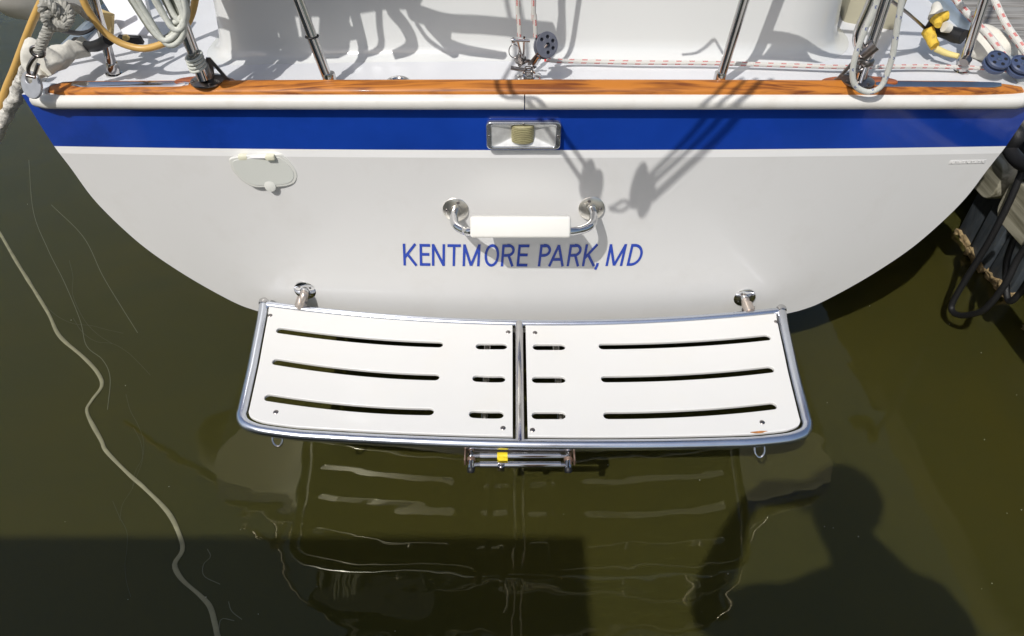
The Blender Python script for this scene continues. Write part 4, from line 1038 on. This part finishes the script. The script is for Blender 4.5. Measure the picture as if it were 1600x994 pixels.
for i in range(60):
    p = unz(random.uniform(0, 1600), random.uniform(250, 990), .0015); s = random.uniform(.0006, .0017)
    bmesh.ops.create_icosphere(bm, subdivisions=1, radius=s, matrix=Matrix.Translation(p))
tag(link('floating_specks', bm_mesh(bm), mat('pale_specks', (.4, .4, .33), .8)), 'tiny pale specks of pollen and dust scattered on the water', 'specks', kind='stuff')
# ------------------------------------------------------------------ pier behind the camera, with the photographer and an unseen boarded box added for its shadow
pier = thing('pier', 'weathered wooden pier that the photographer stands on', 'pier', (0, -.8, 0))
pk = bx((0, 0, 0), (.135, 4.5, .038), bev=.004); pk.materials.append(mat('pale_bounce_planks', (.48, .46, .42), .8, var=.15, vscale=30, bump=.002, bscale=40, stretch=(1, .05, 1)))  # planks lengthened and paled to bounce fill light onto the stern
for i in range(44):
    o = bpy.data.objects.new('plank', pk); COL.objects.link(o); o.parent = pier; o.location = (-3.6+i*.143, -1.5, .25)
part('edge_beam', bx((-.5, -.08, .17), (6.4, .06, .12), bev=.005), BULK, pier)
for x in (-3.2, -1.2, .8, 2.3): part('piling', lathe([(.11, -1), (.115, 0), (.10, .23)], (x, -.2, 0), (0, 0, 1), 20), BULK, pier)
scn = thing('shadow_shed', 'unseen flat roofed box of boards added on the pier to the left to cast a shadow', 'shed', (-2.2, -.5, .27))
SX = -.80; SZ = 2.12  # added shadow caster, sized so its top edges shade the water
sk = bx((0, 0, 0), (.148, .025, SZ-.28), bev=.003); sk.materials.append(DOCKF)
for i in range(19):
    for yy in (0, -1.6):
        o = bpy.data.objects.new('plank', sk); COL.objects.link(o); o.parent = scn; o.location = (SX-.075-i*.15+2.2, yy, (SZ-.28)/2+.012)
for i in range(10):
    for xx in (SX, SX-2.85):
        o = bpy.data.objects.new('plank', sk); COL.objects.link(o); o.parent = scn; o.location = (xx+2.2, -.1-i*.15, (SZ-.28)/2+.012); o.rotation_euler = (0, 0, PI/2)
part('roof', bx((SX-1.42, -1.30, SZ+.03), (2.96, 1.76, .05), bev=.006), BULK, scn)

# photographer: one continuous skinned body, posed with both arms raised to a phone
def person():
    root = thing('person', 'photographer in navy shirt and khaki shorts holding up a phone on the pier', 'person', (.20, -.27, .269))
    HX, HY = .125, -.10
    J = {'pel': ((.20, -.27, 1.12), .155), 'sp': ((.20, -.26, 1.30), .165), 'ch': ((.20, -.25, 1.48), .185), 'nk0': ((.185, -.22, 1.66), .075), 'nk': ((.17, -.19, 1.73), .055),
         'hd0': ((.14, -.145, 1.80), .075), 'hd': ((.125, -.12, 1.88), .095), 'hd1': ((.12, -.115, 1.95), .080),
         'shr': ((.39, -.25, 1.60), .085), 'elr': ((.49, -.22, 1.40), .070), 'wrr': ((.17, -.075, 1.755), .028), 'shl': ((.0, -.25, 1.58), .085), 'ell': ((-.155, -.17, 1.47), .066), 'wrl': ((-.11, -.075, 1.755), .028),
         'hpr': ((.29, -.27, 1.06), .095), 'knr': ((.30, -.25, .70), .06), 'anr': ((.30, -.28, .34), .04), 'ftr': ((.31, -.14, .30), .035), 'hpl': ((.11, -.27, 1.06), .095), 'knl': ((.10, -.25, .70), .06), 'anl': ((.10, -.28, .34), .04), 'ftl': ((.09, -.14, .30), .035),
         'pmr': ((.125, -.055, 1.80), .024), 'pml': ((-.085, -.055, 1.80), .024)}
    E_ = [('pel', 'sp'), ('sp', 'ch'), ('ch', 'nk0'), ('nk0', 'nk'), ('nk', 'hd0'), ('hd0', 'hd'), ('hd', 'hd1'), ('ch', 'shr'), ('shr', 'elr'), ('elr', 'wrr'), ('wrr', 'pmr'), ('ch', 'shl'), ('shl', 'ell'), ('ell', 'wrl'), ('wrl', 'pml'),
          ('pel', 'hpr'), ('hpr', 'knr'), ('knr', 'anr'), ('anr', 'ftr'), ('pel', 'hpl'), ('hpl', 'knl'), ('knl', 'anl'), ('anl', 'ftl')]
    names = list(J); V = [Vector(J[k][0]) for k in names]; R = [J[k][1] for k in names]; E2 = [(names.index(a), names.index(b)) for a, b in E_]
    for hand, sx in (('pmr', -1), ('pml', 1)):
        c = Vector(J[hand][0]); bi = names.index(hand)
        for i in range(5):
            if i < 4: q1 = c+Vector((sx*.004, .018-.013*i*0, .022-.016*i)); q2_ = q1+Vector((sx*(.030+.004*(i in (1, 2))), .010, .004)); q3 = q2_+Vector((sx*.018, -.012, 0))
            else: q1 = c+Vector((sx*.012, -.014, .020)); q2_ = q1+Vector((sx*.022, -.004, .014)); q3 = q2_+Vector((sx*.012, .002, .006))
            k = len(V); V += [q1, q2_, q3]; R += [.010, .0085, .0075]; E2 += [(bi, k), (k, k+1), (k+1, k+2)]
    me = bpy.data.meshes.new('body'); me.from_pydata([tuple(v) for v in V], E2, [])
    o = bpy.data.objects.new('tmpbody', me); COL.objects.link(o)
    md = o.modifiers.new('s', 'SKIN')
    for i, sv in enumerate(me.skin_vertices[0].data): sv.radius = (R[i], R[i]); sv.use_root = (i == 0)
    ms = o.modifiers.new('u', 'SUBSURF'); ms.levels = 2
    bpy.context.view_layer.update(); dg = bpy.context.evaluated_depsgraph_get(); bm_ = bpy.data.meshes.new_from_object(o.evaluated_get(dg)); bpy.data.objects.remove(o)
    bm_.materials.clear()
    for m_ in (SKIN, SHIRT, PANTS): bm_.materials.append(m_)
    for p in bm_.polygons:
        c = p.center; armlen = c.z < 1.60 and c.z > 1.38 and (c.x > .46 or c.x < -.08)
        p.material_index = 2 if (.68 < c.z < 1.12) else (1 if (1.12 <= c.z < 1.69 and c.y < -.17 and not (c.z < 1.45 and (c.x > .42 or c.x < -.06))) else 0)
    bm_.shade_smooth(); part('body', bm_, None, root)
    hm = lathe([(.02, -.03), (.085, -.02), (.104, .02), (.100, .06), (.07, .098), (.02, .112)], (.125, -.135, 1.90), (0, -.25, 1), 24); part('hair', hm, HAIR, root)
    part('nose', tube([Vector((.122, -.035, 1.885)), Vector((.120, -.012, 1.86))], [.008, .014], 10), SKIN, root)
    for s in (-1, 1):
        part('ear', lathe([(.008, 0), (.022, .006), (.018, .012)], (.122+s*.092, -.12, 1.87), (s, -.2, 0), 12), SKIN, root); part('eye', lathe([(.002, -.01), (.012, 0), (.008, .010)], (.122+s*.032, -.036, 1.90), (0, 1, 0), 12), mat('eye_white', (.8, .8, .78), .2), root)
    part('mouth', bx((.12, -.030, 1.825), (.05, .012, .008), bev=.003), mat('lips', (.4, .15, .12), .5), root)
    ph = thing('phone', 'dark phone held up in both hands by the photographer', 'phone', (.02, -.03, 1.795)); part('case', bx((.020, -.030, 1.795), (.155, .009, .075), Matrix.Rotation(.74-PI/2, 3, 'X'), bev=.004), BLACK, ph)
person()
